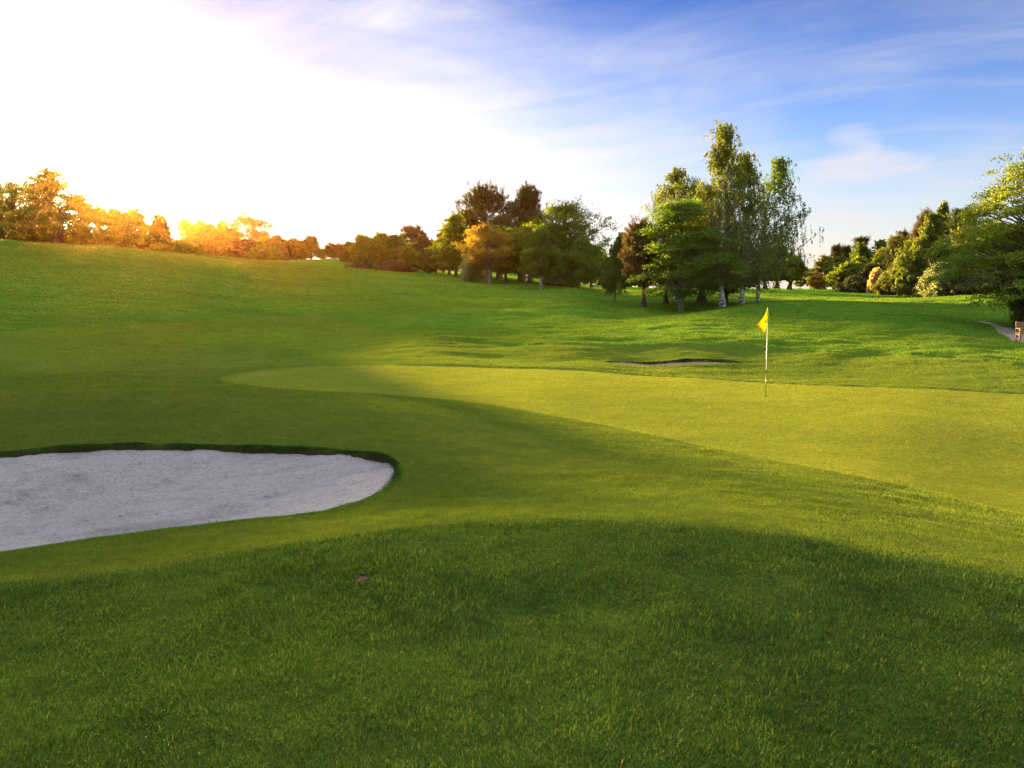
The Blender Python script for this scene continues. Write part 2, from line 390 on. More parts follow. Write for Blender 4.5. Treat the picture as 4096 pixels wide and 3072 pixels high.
def make_tree(style, H, Rc, seed, base=.22, leaf=.14, dens=1.0, prof=None, lean=(0, 0), trunk=None, gap=.0, asym=(0, 0), ncm=1.15, tail=1.8, tierk=None, clump=.85):
    """returns (trunk V, F), (crown V, F); H height, Rc crown radius, base = bare trunk share"""
    g = np.random.default_rng(seed)
    prof = prof or {'broad': 'round', 'layer': 'egg', 'birch': 'birch', 'pine': 'egg', 'scots': 'umbrella', 'spruce': 'cone', 'bush': 'bush', 'wisp': 'bush'}[style]
    pt, pr = PROF[prof]
    tr = trunk or H * .02
    zb = H * base
    k = 12
    tt = np.linspace(0, 1, k)
    wob = np.cumsum(g.normal(0, .012 * H, (k, 2)), 0) * np.linspace(0, 1, k)[:, None]
    axis = np.c_[lean[0] * tt + wob[:, 0], lean[1] * tt + wob[:, 1], tt * H * .97]
    def ax(z):
        return np.c_[np.interp(z, axis[:, 2], axis[:, 0]), np.interp(z, axis[:, 2], axis[:, 1]), z]
    rt = tr * (1 - tt) ** .8 + .006 * H * .3
    flare = 1 + .5 * np.exp(-tt * 30)
    paths = [(np.vstack([axis[:1] - [0, 0, .3], axis]), np.r_[rt[0] * 1.55, rt * flare])]
    # lobes: angular unevenness of the envelope
    ph = g.uniform(0, 2 * PI, 4); am = g.uniform(.08, .2, 4)
    def env(t, a):
        r = np.interp(t, pt, pr)
        lob = 1 + am[0] * np.sin(2 * a + ph[0] + 3 * t) + am[1] * np.sin(3 * a + ph[1] - 5 * t) + am[2] * np.sin(5 * a + ph[2] + 7 * t)
        return r * lob * Rc
    hc = H - zb
    C = []; S = []
    if style in ('broad', 'layer', 'birch', 'pine', 'scots', 'spruce'):
        vol = Rc * Rc * hc
        nc = int({'broad': 85, 'layer': 95, 'birch': 150, 'pine': 110, 'scots': 95, 'spruce': 120}[style] * (.6 + .4 * min(2.5, H / 9)) * ncm)
        t = g.uniform(0, 1, nc) ** .85
        a = g.uniform(0, 2 * PI, nc)
        q = 1 - g.uniform(0, 1, nc) ** 1.6 * .75
        rad_ = env(t, a) * q
        z = zb + t * hc
        c0 = ax(z)
        C = c0 + np.c_[np.cos(a) * rad_ + asym[0] * Rc * (1 - abs(2 * t - 1)), np.sin(a) * rad_ + asym[1] * Rc * (1 - abs(2 * t - 1)), g.normal(0, .02 * H, nc)]
        if style in ('layer', 'scots', 'spruce'):      # tiers
            nt_ = {'layer': 8, 'scots': 4, 'spruce': 12}[style]
            of = g.uniform(0, 1, 9)[(a / (2 * PI) * 9).astype(int) % 9]
            zt = zb + ((np.round((C[:, 2] - zb) / hc * nt_ + of) - of) / nt_) * hc
            kk = tierk or {'layer': .38, 'scots': .5, 'spruce': .7}[style]
            C[:, 2] = C[:, 2] * (1 - kk) + zt * kk
        # droop or lift of the limbs that carry the clumps
        order = np.argsort(-q * np.interp(t, pt, pr))
        for i in order[:int(nc * (.55 if style != 'birch' else .35))]:
            e = C[i]; h0 = max(zb * .8, e[2] - rad_[i] * (.75 if style in ('broad', 'birch', 'pine', 'scots') else (.55 if (tierk or 1) < .3 else .15)) - .03 * H)
            s = ax(np.array([h0]))[0]
            mid = s * .45 + e * .55 + np.array([0, 0, (.10 if style in ('broad', 'layer') else .02) * rad_[i]]) + g.normal(0, .03 * rad_[i] + .01, 3)
            P_ = np.stack([s, s * .75 + mid * .25, mid, mid * .4 + e * .6, e])
            r0 = np.interp(h0, axis[:, 2], rt) * g.uniform(.32, .55)
            paths.append((P_, r0 * np.array([1, .8, .55, .35, .12])))
    V = []; Q = []; off = 0
    def add(v, q):
        nonlocal off
        V.append(v); Q.append(q + off); off += len(v)
    if style == 'broad' or style == 'layer':
        # sub-clumps round each clump
        m = 5
        sub = np.repeat(C, m, 0) + g.normal(0, 1, (len(C) * m, 3)) * clump * np.array([.17 * Rc, .17 * Rc, .042 * H if style == 'broad' else .018 * H])
        if gap: sub = sub[g.uniform(size=len(sub)) > gap]
        per = int(46 * dens)
        c = np.repeat(sub, per, 0)
        sg = np.repeat(g.uniform(.6, 1.3, len(sub)), per)[:, None]
        sig = np.array([.085 * Rc, .085 * Rc, .042 * Rc]) if style == 'broad' else np.array([.11 * Rc, .11 * Rc, .022 * Rc])
        c = c + g.normal(0, 1, c.shape) * clump * sig * sg * np.where(g.uniform(size=len(c)) < .14, tail, 1.0)[:, None]
        # sprigs that break the outline
        ns_ = int(len(sub) * .9); si = g.choice(len(sub), ns_); d_ = sub[si] - ax(np.clip(sub[si][:, 2] - .1 * H, 0, H))
        d_ = norm(norm(d_) + g.normal(0, .45, d_.shape) + [0, 0, .25 if style == 'broad' else -.1])
        l_ = g.uniform(.08, .30 * tail / 2, ns_) * Rc; uu_ = np.linspace(.15, 1, 10)
        sp_ = np.repeat(sub[si], 10, 0) + np.repeat(d_ * l_[:, None], 10, 0) * np.tile(uu_, ns_)[:, None] + g.normal(0, leaf * .5, (ns_ * 10, 3))
        c = np.vstack([c, sp_])
        if style == 'layer':
            rr_ = np.hypot(c[:, 0], c[:, 1]); c[:, 2] -= .10 * rr_ * rr_ / max(Rc, .1)
        U = norm(rand_dirs(g, len(c)) + np.array([0, 0, -.25])); W = norm(np.cross(U, norm(rand_dirs(g, len(c)) * .8 + np.array([0, 0, 1.0]))))
        s = leaf * g.uniform(.6, 1.35, len(c))
        add(*leaf_quads(c, U, W, s, s * .8))
    elif style == 'birch':
        ns = int(7 * dens) + 3
        st = np.repeat(C, ns, 0); st = st + g.normal(0, 1, st.shape) * np.array([.09 * Rc, .09 * Rc, .02 * H])
        if gap: st = st[g.uniform(size=len(st)) > gap]
        topf = np.clip((st[:, 2] - zb) / hc, 0, 1)
        ln = g.uniform(.25, 1.2, len(st)) * .095 * H * (1.05 - .75 * topf)
        per = 19
        u = np.tile(np.linspace(0, 1, per), len(st)) + g.uniform(-.02, .02, len(st) * per)
        out = norm(np.c_[st[:, :2] - axis[-1, :2] * .5, np.zeros(len(st))]) * (g.uniform(.0, .35, len(st)) * ln)[:, None]
        c = np.repeat(st, per, 0) + np.repeat(out, per, 0) * np.sqrt(np.clip(u, 0, 1))[:, None]
        c[:, 2] -= u * np.repeat(ln, per) - .15 * np.repeat(ln, per) * u * (1 - u)
        c += g.normal(0, leaf * .45, c.shape)
        U = norm(rand_dirs(g, len(c)) * .7 + np.array([0, 0, -.8])); W = norm(np.cross(U, rand_dirs(g, len(c))))
        s = leaf * g.uniform(.55, 1.25, len(c))
        add(*leaf_quads(c, U, W, s, s * .8))
        sel = g.choice(len(st), min(len(st), 260), replace=False)
        for i in sel:
            e = st[i] + out[i]; e = e - [0, 0, ln[i] * .9]
            paths.append((np.stack([st[i], (st[i] + out[i] * .7 + e) / 2 + [0, 0, ln[i] * .15], e]), [.009, .007, .004]))
    elif style in ('pine', 'scots', 'spruce'):
        m = {'pine': 11, 'scots': 12, 'spruce': 8}[style]
        sub = np.repeat(C, m, 0) + g.normal(0, 1, (len(C) * m, 3)) * np.array([.15 * Rc, .15 * Rc, {'pine': .030, 'scots': .026, 'spruce': .012}[style] * H])
        if gap: sub = sub[g.uniform(size=len(sub)) > gap]
        outv = norm(np.c_[sub[:, :2] - ax(sub[:, 2])[:, :2], np.zeros(len(sub))])
        up = {'pine': 1.5, 'scots': 1.0, 'spruce': .35}[style]
        ln = g.uniform(.5, 1.1, len(sub)) * (.075 if style != 'spruce' else .11) * min(H, 12)
        dirs = norm(outv * .7 + np.array([0, 0, up]) + g.normal(0, .35, sub.shape))
        per = int(34 * dens)
        u = np.tile(np.linspace(0, 1, per), len(sub))
        c = np.repeat(sub, per, 0) + np.repeat(dirs * ln[:, None], per, 0) * u[:, None]
        D_ = np.repeat(dirs, per, 0)
        U = norm(D_ * .8 + rand_dirs(g, len(c)) * .9)
        c = c + U * leaf * .6
        W = norm(np.cross(U, rand_dirs(g, len(c))))
        s = leaf * 1.35 * g.uniform(.7, 1.2, len(c)) * (1.15 - .5 * u)
        add(*leaf_quads(c, U, W, s, s * .22))
    elif style == 'bush':
        nc = int(90 * (.5 + Rc / 3))
        a = g.uniform(0, 2 * PI, nc); t = g.uniform(0, 1, nc) ** .9; q = 1 - g.uniform(0, 1, nc) ** 2 * .6
        r_ = env(t, a) * q
        C = np.c_[np.cos(a) * r_, np.sin(a) * r_, t * H * .95]
        for i in range(0, nc, 3):
            s = np.array([g.normal(0, .06 * Rc), g.normal(0, .06 * Rc), -.1]); e = C[i]
            paths.append((np.stack([s, s * .6 + e * .4 + [0, 0, .12 * H], e]), [tr * .5, tr * .3, tr * .08]))
        m = 6
        sub = np.repeat(C, m, 0) + g.normal(0, 1, (nc * m, 3)) * np.array([.13 * Rc, .13 * Rc, .07 * H])
        sub[:, 2] = np.clip(sub[:, 2], 0.02, H)
        per = int(34 * dens)
        c = np.repeat(sub, per, 0) + g.normal(0, 1, (len(sub) * per, 3)) * np.array([.07 * Rc, .07 * Rc, .05 * H])
        c[:, 2] = np.abs(c[:, 2])
        U = rand_dirs(g, len(c)); W = norm(np.cross(U, rand_dirs(g, len(c))))
        s = leaf * g.uniform(.6, 1.3, len(c))
        add(*leaf_quads(c, U, W, s, s * .75))
    elif style == 'wisp':      # feathery shrub of fine arching sprays
        nc = int(420 * dens)
        a = g.uniform(0, 2 * PI, nc); t = g.uniform(.25, 1, nc)
        r_ = env(np.clip(t - .2, 0, 1), a) * g.uniform(.3, 1, nc)
        tip = np.c_[np.cos(a) * r_, np.sin(a) * r_, t * H - .25 * r_]
        tip[:, 2] = np.clip(tip[:, 2], .05, H)
        per = 46
        u = np.tile(np.linspace(.25, 1, per), nc)
        rt_ = g.normal(0, .08 * Rc, (nc, 3)) * [1, 1, 0]
        c = np.repeat(rt_, per, 0) * (1 - u)[:, None] + np.repeat(tip, per, 0) * u[:, None]
        c[:, 2] += .35 * H * u * (1 - u) * np.repeat(g.uniform(.4, 1, nc), per)
        c += g.normal(0, .05 * Rc, c.shape)
        U = norm(rand_dirs(g, len(c)) + np.repeat(norm(tip), per, 0) * .5 - [0, 0, .5]); W = norm(np.cross(U, rand_dirs(g, len(c))))
        s = leaf * g.uniform(.7, 1.3, len(c))
        c[:, 2] = np.abs(c[:, 2])
        add(*leaf_quads(c, U, W, s, s * .35))
        for i in range(0, nc, 9):
            e = tip[i]; s0 = rt_[i] - [0, 0, .1]
            paths.append((np.stack([s0, (s0 + e) / 2 + [0, 0, .09 * H], e]), [tr * .35, tr * .22, tr * .06]))
    return tubes(paths, 7), (np.vstack(V), np.vstack(Q)), (len(paths[0][0]) - 1) * 7

NAMES = {'broad': 'broadleaf_tree', 'layer': 'broadleaf_tree', 'birch': 'birch_tree', 'pine': 'pine_tree', 'scots': 'pine_tree', 'spruce': 'spruce_tree', 'bush': 'shrub', 'wisp': 'feathery_shrub'}
PROTO = {}
def tree(style, px, top, hw, Y, lcol, bark, label, group=None, seed=1, share=None, name=None, X=None, **kw):
    x = (px - CX) / F * Y if X is None else X          # near the horizon rows, photo x gives the bearing
    z = ground_z(x, Y)
    topz = world_at(px, top, Y)[2]
    H = max(1.0, topz - z); Rc = hw / F * Y
    root = bpy.data.objects.new(name or NAMES[style], None); COL.objects.link(root)
    root.empty_display_size = .5
    root.location = (x, Y, z)
    if share:
        if share not in PROTO:
            (tv, tf), (cv, cf), _ = make_tree(style, 10, 10 * share[1] if isinstance(share, tuple) else 3, seed, **kw)
            PROTO[share] = (mesh_np('trunk', tv, [tf], None, True), mesh_np('crown', cv, [cf], None))
        tm, cm = PROTO[share]
        tm2 = PROTO.setdefault((share, bark, 't'), None) or tm.copy(); PROTO[(share, bark, 't')] = tm2
        cm2 = PROTO.setdefault((share, lcol, 'c'), None) or cm.copy(); PROTO[(share, lcol, 'c')] = cm2
        if not tm2.materials: tm2.materials.append(BARK[bark])
        if not cm2.materials: cm2.materials.append(LEAF[lcol])
        rr0 = 10 * share[1]
        root.scale = (Rc / rr0, Rc / rr0, H / 10)
        root.rotation_euler[2] = (px * 1.7) % 6.28
        link('trunk', tm2, root); link('stem' if False else 'crown', cm2, root)
    else:
        (tv, tf), (cv, cf), br = make_tree(style, H, Rc, seed, **kw)
        tm = mesh_np('trunk', tv, [tf], BARK[bark], True)
        if style == 'birch':
            tm.materials.append(BARK['grey']); tm.polygons.foreach_set('material_index', (np.arange(len(tf)) >= br).astype(np.int32))
        link('trunk', tm, root)
        link('crown', mesh_np('crown', cv, [cf], LEAF[lcol]), root)
    tag(root, label, 'shrub' if style in ('bush', 'wisp') else 'tree', group)
    return root
T = tree
gC = 'trees of the centre grove'; gB = 'trees of the birch clump'; gR = 'trees of the right hand wood'; gL = 'trees along the sunlit hill crest'; gM = 'trees of the low wood behind the hill'; gK = 'trees on the far knoll'; gD = 'dark trees on the far skyline'
# --- birch clump beyond the mound
T('birch', 2885, 508, 175, 68.4, 'birch', 'birch', 'tallest birch of the clump, with a white leaning trunk and a narrow pointed crown', gB, 11, base=.18, leaf=.13, dens=1.0, lean=(-1.1, 0), gap=.12, trunk=.20)
T('birch', 2962, 612, 165, 70.1, 'birch', 'birch', 'airy birch with hanging sprays just right of the tallest birch', gB, 12, base=.14, leaf=.12, dens=.9, lean=(.1, 0), gap=.18, trunk=.17)
T('birch', 3025, 640, 165, 71.8, 'green', 'birch', 'thin right hand birch of the clump, drooping low on its right side', gB, 13, base=.20, leaf=.12, dens=.85, lean=(-.2, .3), gap=.22, trunk=.13, asym=(.25, 0))
T('birch', 2700, 690, 135, 76.4, 'birch', 'birch', 'pale backlit birch on the left shoulder of the clump, above the pine', gB, 14, base=.3, leaf=.13, dens=1.0, gap=.2, trunk=.14, lean=(-.2, 0), prof='round')
T('layer', 2722, 815, 168, 65.5, 'green', 'grey', 'dense low hornbeam with layered dark green boughs at the front of the birch clump', gB, 15, base=.15, leaf=.12, dens=1.7, trunk=.17, prof='round', asym=(.1, 0), tierk=.15, ncm=1.5, clump=.95)
T('broad', 2800, 770, 150, 74.7, 'oak', 'dark', 'broad dark tree with a thick leaning double trunk in the middle of the clump', gB, 16, base=.22, leaf=.15, dens=1.1, trunk=.36, lean=(.5, 0))
T('pine', 2572, 900, 74, 69.0, 'brown', 'dark', 'brownish pine with a bare dark trunk on the left edge of the birch clump', gB, 17, base=.33, leaf=.17, dens=1.1, trunk=.19)
T('pine', 2660, 960, 95, 72.4, 'pine', 'dark', 'shaded pine standing between the brownish pine and the layered hornbeam', gB, 18, base=.36, leaf=.17, dens=1.0, trunk=.20)
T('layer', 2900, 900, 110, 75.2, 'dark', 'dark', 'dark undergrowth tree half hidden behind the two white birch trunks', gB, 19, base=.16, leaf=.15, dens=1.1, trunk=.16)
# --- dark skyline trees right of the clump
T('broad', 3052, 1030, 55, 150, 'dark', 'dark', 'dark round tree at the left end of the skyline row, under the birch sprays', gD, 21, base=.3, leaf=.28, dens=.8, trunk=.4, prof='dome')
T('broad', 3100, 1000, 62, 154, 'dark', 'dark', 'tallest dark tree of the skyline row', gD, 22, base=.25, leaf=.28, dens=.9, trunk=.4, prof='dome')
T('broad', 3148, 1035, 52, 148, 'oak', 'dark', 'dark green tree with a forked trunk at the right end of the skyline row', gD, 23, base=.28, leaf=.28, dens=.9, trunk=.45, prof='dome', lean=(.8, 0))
T('layer', 3192, 1078, 24, 160, 'green', 'grey', 'small thin feathery tree alone in the bright skyline gap', None, 24, base=.08, leaf=.2, dens=.3, gap=.35)
# --- single young tree and centre grove
T('birch', 2455, 940, 72, 79, 'green', 'grey', 'slender young tree with a wispy top, alone between the grove and the clump', None, 31, base=.25, leaf=.15, dens=1.3, trunk=.1, lean=(.3, 0))
T('birch', 2162, 925, 88, 89, 'green', 'birch', 'young birch with a pale straight trunk at the front of the grove', gC, 32, base=.26, leaf=.16, dens=1.7, trunk=.11)
T('birch', 2313, 955, 92, 91.5, 'green', 'grey', 'drooping grey green willow like tree at the right front of the grove', gC, 33, base=.22, leaf=.16, dens=1.8, trunk=.14, lean=(.5, 0))
T('broad', 2242, 832, 150, 104, 'oak', 'dark', 'large spreading oak, the biggest broadleaf of the grove', gC, 34, base=.24, leaf=.2, dens=.8, trunk=.62, prof='round', gap=.04, ncm=1.7)
T('broad', 2118, 905, 92, 107, 'lime', 'dark', 'yellow green sunlit tree pressed against the left of the large oak', gC, 35, base=.24, leaf=.2, dens=1.0, trunk=.24)
T('bush', 2242, 1108, 66, 101, 'dark', 'dark', 'low tangled ivy bush round the foot of the large oak', None, 36, leaf=.16, dens=1.0)
T('broad', 1957, 905, 105, 101.5, 'gold', 'grey', 'golden orange round headed tree in the middle of the grove', gC, 37, base=.30, leaf=.17, dens=.85, trunk=.24, prof='round', gap=.1)
T('broad', 2022, 925, 70, 105, 'green', 'dark', 'dull green tree with a forked grey trunk right of the golden tree', gC, 38, base=.26, leaf=.18, dens=1.1, trunk=.2)
T('layer', 1826, 872, 82, 114, 'lime', 'dark', 'bright yellow green layered tree at the left front of the grove', gC, 39, base=.20, leaf=.2, dens=1.1, trunk=.2)
T('wisp', 1892, 1018, 62, 103, 'grey', 'grey', 'silvery grey feathery bush below the golden tree', None, 40, leaf=.17, dens=1.3)
T('pine', 1955, 762, 128, 131, 'pine', 'red', 'tall dark pine rising behind the golden tree', gC, 41, base=.30, leaf=.30, dens=.9, trunk=.4, gap=.12)
T('pine', 2092, 764, 86, 129, 'pine', 'red', 'narrow dark pine, right hand of the two tall pines', gC, 42, base=.26, leaf=.28, dens=1.0, trunk=.36, gap=.08)
T('pine', 1885, 860, 62, 124, 'brown', 'red', 'spiky brown pine on the left shoulder of the tall dark pine', gC, 43, base=.3, leaf=.26, dens=.8, trunk=.26)
T('pine', 2002, 880, 70, 121, 'brown', 'red', 'lower brownish pine between the two tall pines', gC, 44, base=.3, leaf=.26, dens=.9, trunk=.32)
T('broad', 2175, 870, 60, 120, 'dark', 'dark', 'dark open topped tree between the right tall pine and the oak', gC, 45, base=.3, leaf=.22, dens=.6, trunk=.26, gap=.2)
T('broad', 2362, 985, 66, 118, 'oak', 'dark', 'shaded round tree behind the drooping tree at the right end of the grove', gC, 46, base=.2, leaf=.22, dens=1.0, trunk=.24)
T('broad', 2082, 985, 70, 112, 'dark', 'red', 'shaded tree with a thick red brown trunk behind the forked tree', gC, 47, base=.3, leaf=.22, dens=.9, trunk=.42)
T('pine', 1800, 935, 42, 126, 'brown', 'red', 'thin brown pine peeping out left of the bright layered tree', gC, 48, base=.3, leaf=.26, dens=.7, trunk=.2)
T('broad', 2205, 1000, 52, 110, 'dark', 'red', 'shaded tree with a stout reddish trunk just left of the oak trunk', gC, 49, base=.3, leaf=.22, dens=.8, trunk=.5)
T('broad', 1990, 1010, 50, 113, 'olive', 'dark', 'small olive tree deep in the grove right of the golden tree trunk', gC, 50, base=.32, leaf=.2, dens=.8, trunk=.26)
# --- trees seen between the grove and the clump, far back
for i, (px, top, hw, Y, c, st, lb) in enumerate([
  (1700, 1010, 60, 205, 'dark', 'broad', 'far dark tree filling the gap behind the russet pines'),
  (1770, 1015, 60, 207, 'olive', 'broad', 'far olive tree behind the thin pine spire'),
  (1835, 1012, 60, 203, 'dark', 'broad', 'far dark tree behind the trunk of the bright layered tree'),
  (1955, 1015, 60, 204, 'dark', 'broad', 'far dark tree behind the trunk of the golden tree'),
  (2395, 1015, 48, 165, 'gold', 'broad', 'far yellowish tree in the gap right of the grove'),
  (2350, 1000, 40, 170, 'dark', 'pine', 'small far dark pine showing over the right end of the grove'),
  (2425, 1040, 50, 168, 'green', 'broad', 'far green tree behind the slender young tree'),
  (2490, 1030, 55, 172, 'dark', 'broad', 'far dark tree between the slender young tree and the brownish pine'),
  (2560, 1050, 60, 175, 'oak', 'broad', 'far low tree just left of the brownish pine trunk'),
  (2300, 1035, 60, 175, 'dark', 'broad', 'far shaded tree seen below the drooping tree'),
  (2200, 1030, 70, 190, 'dark', 'broad', 'far shaded tree seen behind the oak trunk'),
  (2090, 1030, 70, 192, 'olive', 'broad', 'far shaded tree seen between the grove trunks'),
  (2010, 1025, 60, 190, 'dark', 'broad', 'far dark tree seen behind the forked trunk'),
  (1900, 1020, 60, 195, 'dark', 'broad', 'far dark tree behind the silvery bush'),
  (2650, 1080, 50, 190, 'dark', 'broad', 'far dark tree seen between the trunks of the clump'),
  (2740, 1085, 60, 195, 'oak', 'broad', 'far green tree seen left of the white birch trunk'),
  (2840, 1090, 60, 192, 'dark', 'broad', 'far low tree seen between the white birch trunk and the thick trunk'),
  (2940, 1085, 60, 188, 'dark', 'broad', 'far low tree seen between the two birch trunks')]):
    T(st, px, top, hw, Y, c, 'dark', lb, 'distant trees beyond the grove and the clump', 60 + i % 3, share=('far_' + st, .4), base=.03, leaf=.5, dens=.55)
# --- low wood behind the hill, left of the grove
for i, (st, px, top, hw, Y, c, lb, kw) in enumerate([
  ('pine', 1398, 978, 34, 168, 'olive', 'small olive pine at the left end of the low wood', {}),
  ('broad', 1460, 952, 52, 150, 'lime', 'pale green poplar like tree, second from the left end of the low wood', {}),
  ('broad', 1502, 968, 45, 146, 'oak', 'rounded green tree beside the pale poplar like tree', {}),
  ('broad', 1538, 944, 52, 152, 'oak', 'tall green tree with two small pointed tops in the low wood', {}),
  ('broad', 1590, 950, 55, 149, 'green', 'broad green tree in the middle of the low wood', {}),
  ('scots', 1655, 918, 60, 156, 'brown', 'flat headed dark pine standing above the low wood', {}),
  ('broad', 1618, 985, 46, 140, 'olive', 'shaded olive tree in front of the flat headed pine', {}),
  ('pine', 1700, 958, 58, 146, 'brown', 'wide russet pine in the right half of the low wood', {}),
  ('pine', 1745, 975, 45, 141, 'brown', 'russet pine with bare stems beside the bright layered tree', {}),
  ('pine', 1776, 930, 26, 150, 'brown', 'thin pine spire just left of the bright layered tree', {}),
  ('broad', 1640, 1000, 40, 133, 'lime', 'low bright yellow green tree at the foot of the russet pine', {}),
  ('pine', 1720, 1015, 40, 134, 'olive', 'small olive pine at the front of the low wood', {})]):
    T(st, px, top, hw, Y, c, 'dark', lb, gM, 70 + i, base=.10, leaf=.3, dens=.7, trunk=.2)
T('bush', 1480, 1056, 85, 134, 'maroon', 'dark', 'long dark clipped hedge at the left foot of the low wood', None, 90, leaf=.25, dens=1.0, name='hedge')
T('bush', 1590, 1050, 62, 131, 'maroon', 'dark', 'dark rounded bush at the right end of the clipped hedge', None, 91, leaf=.25, dens=1.0)
# --- far knoll trees
for i, (st, px, top, hw, c, lb) in enumerate([
  ('broad', 1118, 950, 39, 'maroon', 'reddish tree at the left end of the far knoll'),
  ('broad', 1150, 968, 44, 'olive', 'rounded olive tree second from the left on the far knoll'),
  ('broad', 1190, 962, 44, 'olive', 'tree with a forked trunk on the crown of the far knoll'),
  ('broad', 1228, 966, 41, 'olive', 'rounded tree left of the thin spire on the far knoll'),
  ('spruce', 1256, 950, 39, 'olive', 'thin pointed tree on the middle of the far knoll'),
  ('broad', 1296, 998, 33, 'oak', 'low bushy tree right of the thin spire on the far knoll'),
  ('scots', 1338, 980, 36, 'brown', 'left of two small pines at the right of the far knoll'),
  ('scots', 1368, 982, 33, 'brown', 'right of two small pines at the right of the far knoll'),
  ('broad', 1392, 1008, 23, 'brown', 'small russet tree at the right foot of the far knoll')]):
    T(st, px, top, hw, 190, c, 'dark', lb, gK, 100 + i % 2, share=('knoll_' + st, .42), base=.04, leaf=.55, dens=.42, gap=.15)
# --- sunlit crest: near row (left) and the trees behind it
T('broad', 95, 722, 150, 103, 'oak', 'dark', 'wide open crowned tree at the left edge of the photo', gL, 111, base=.10, leaf=.17, dens=1.6, trunk=.35, gap=.15)
T('broad', 250, 685, 128, 100, 'oak', 'dark', 'tallest tree of the hill crest, with the sun low on its right side', gL, 112, base=.10, leaf=.16, dens=2.0, trunk=.35, prof='egg')
T('broad', 0, 800, 110, 106, 'olive', 'dark', 'shaded tree cut by the left edge of the photo', gL, 113, base=.1, leaf=.17, dens=2.0, trunk=.3)
T('broad', 352, 790, 70, 101, 'oak', 'dark', 'tree with a pale trunk on the right shoulder of the tallest crest tree', gL, 114, base=.08, leaf=.16, dens=1.8, trunk=.22)
T('broad', 170, 840, 95, 98, 'green', 'dark', 'low bushy tree in front of the wide open crowned tree', gL, 115, base=.06, leaf=.16, dens=1.8, trunk=.2)
T('broad', 425, 840, 75, 102, 'oak', 'dark', 'round tree where the low sun shines over its top', gL, 116, base=.08, leaf=.16, dens=1.8, trunk=.2)
T('broad', 495, 846, 62, 103, 'oak', 'dark', 'round tree just right of the low sun', gL, 117, base=.08, leaf=.16, dens=2.0, trunk=.2)
T('broad', 560, 842, 55, 104, 'oak', 'dark', 'tree sloping down to the right of the sun, before the conifer', gL, 118, base=.1, leaf=.16, dens=1.8, trunk=.2)
T('broad', 610, 905, 40, 116, 'oak', 'dark', 'low tree between the sloping tree and the conifer', gL, 119, base=.05, leaf=.16, dens=2.0, trunk=.15)
T('spruce', 662, 868, 36, 106, 'olive', 'dark', 'pointed conifer on the crest right of the sun', gL, 120, base=.06, leaf=.26, dens=1.6, trunk=.2)
T('bush', 655, 975, 42, 104, 'lime', 'dark', 'bright yellow bush glowing at the foot of the pointed conifer', None, 121, leaf=.2, dens=1.1)
for px_, top_, hw_, Y_, c_, lb_ in ((60, 915, 95, 104, 'dark', 'dark undergrowth bush at the left photo edge on the crest'), (215, 930, 80, 104, 'maroon', 'brown undergrowth bush left of the tallest crest tree trunk'), (350, 935, 75, 106, 'olive', 'olive undergrowth bush right of the tallest crest tree trunk'), (465, 940, 75, 106, 'olive', 'low bush straight below the low sun'), (560, 945, 65, 106, 'maroon', 'brown bush between the low sun and the pointed conifer')):
    T('bush', px_, top_, hw_, Y_, c_, 'dark', lb_, 'undergrowth along the hill crest', px_, leaf=.24, dens=1.1)
T('bush', 740, 965, 62, 112, 'green', 'dark', 'domed green bush right of the glowing yellow bush', None, 122, leaf=.24, dens=1.2)
for i, (st, px, top, hw, Y, c, lb) in enumerate([
  ('broad', 770, 882, 48, 228, 'oak', 'tree with a small upright tuft on top behind the domed bush'),
  ('broad', 815, 892, 46, 231, 'oak', 'rounded tree second right of the domed bush'),
  ('broad', 865, 902, 50, 226, 'olive', 'dull olive tree midway along the crest wood'),
  ('broad', 905, 900, 42, 232, 'gold', 'pale feathery tree midway along the crest wood'),
  ('broad', 950, 925, 44, 228, 'olive', 'low tree left of the round headed pine'),
  ('scots', 1010, 870, 72, 237, 'brown', 'round headed pine standing above the crest wood'),
  ('broad', 1075, 955, 45, 215, 'lime', 'yellow green tree at the right end of the crest wood')]):
    T(st, px, top, hw, Y, c, 'dark', lb, 'trees of the crest wood right of the sun', 130 + i, base=.1, leaf=.34, dens=.7, trunk=.25)
for i, (px, top, hw, Y, c, lb) in enumerate([
  (845, 962, 75, 124, 'olive', 'broad olive bush below the rounded trees of the crest wood'),
  (925, 958, 70, 127, 'maroon', 'reddish brown bush in the middle of the crest wood edge'),
  (1000, 965, 72, 128, 'maroon', 'dark reddish bush below the round headed pine'),
  (1062, 985, 46, 122, 'green', 'bright edged green bush at the right end of the crest wood'),
  (1105, 975, 45, 140, 'olive', 'last olive bush before the far knoll')]):
    T('bush', px, top, hw, Y, c, 'dark', lb, 'bushes along the edge of the crest wood', 140 + i, leaf=.27, dens=1.2)
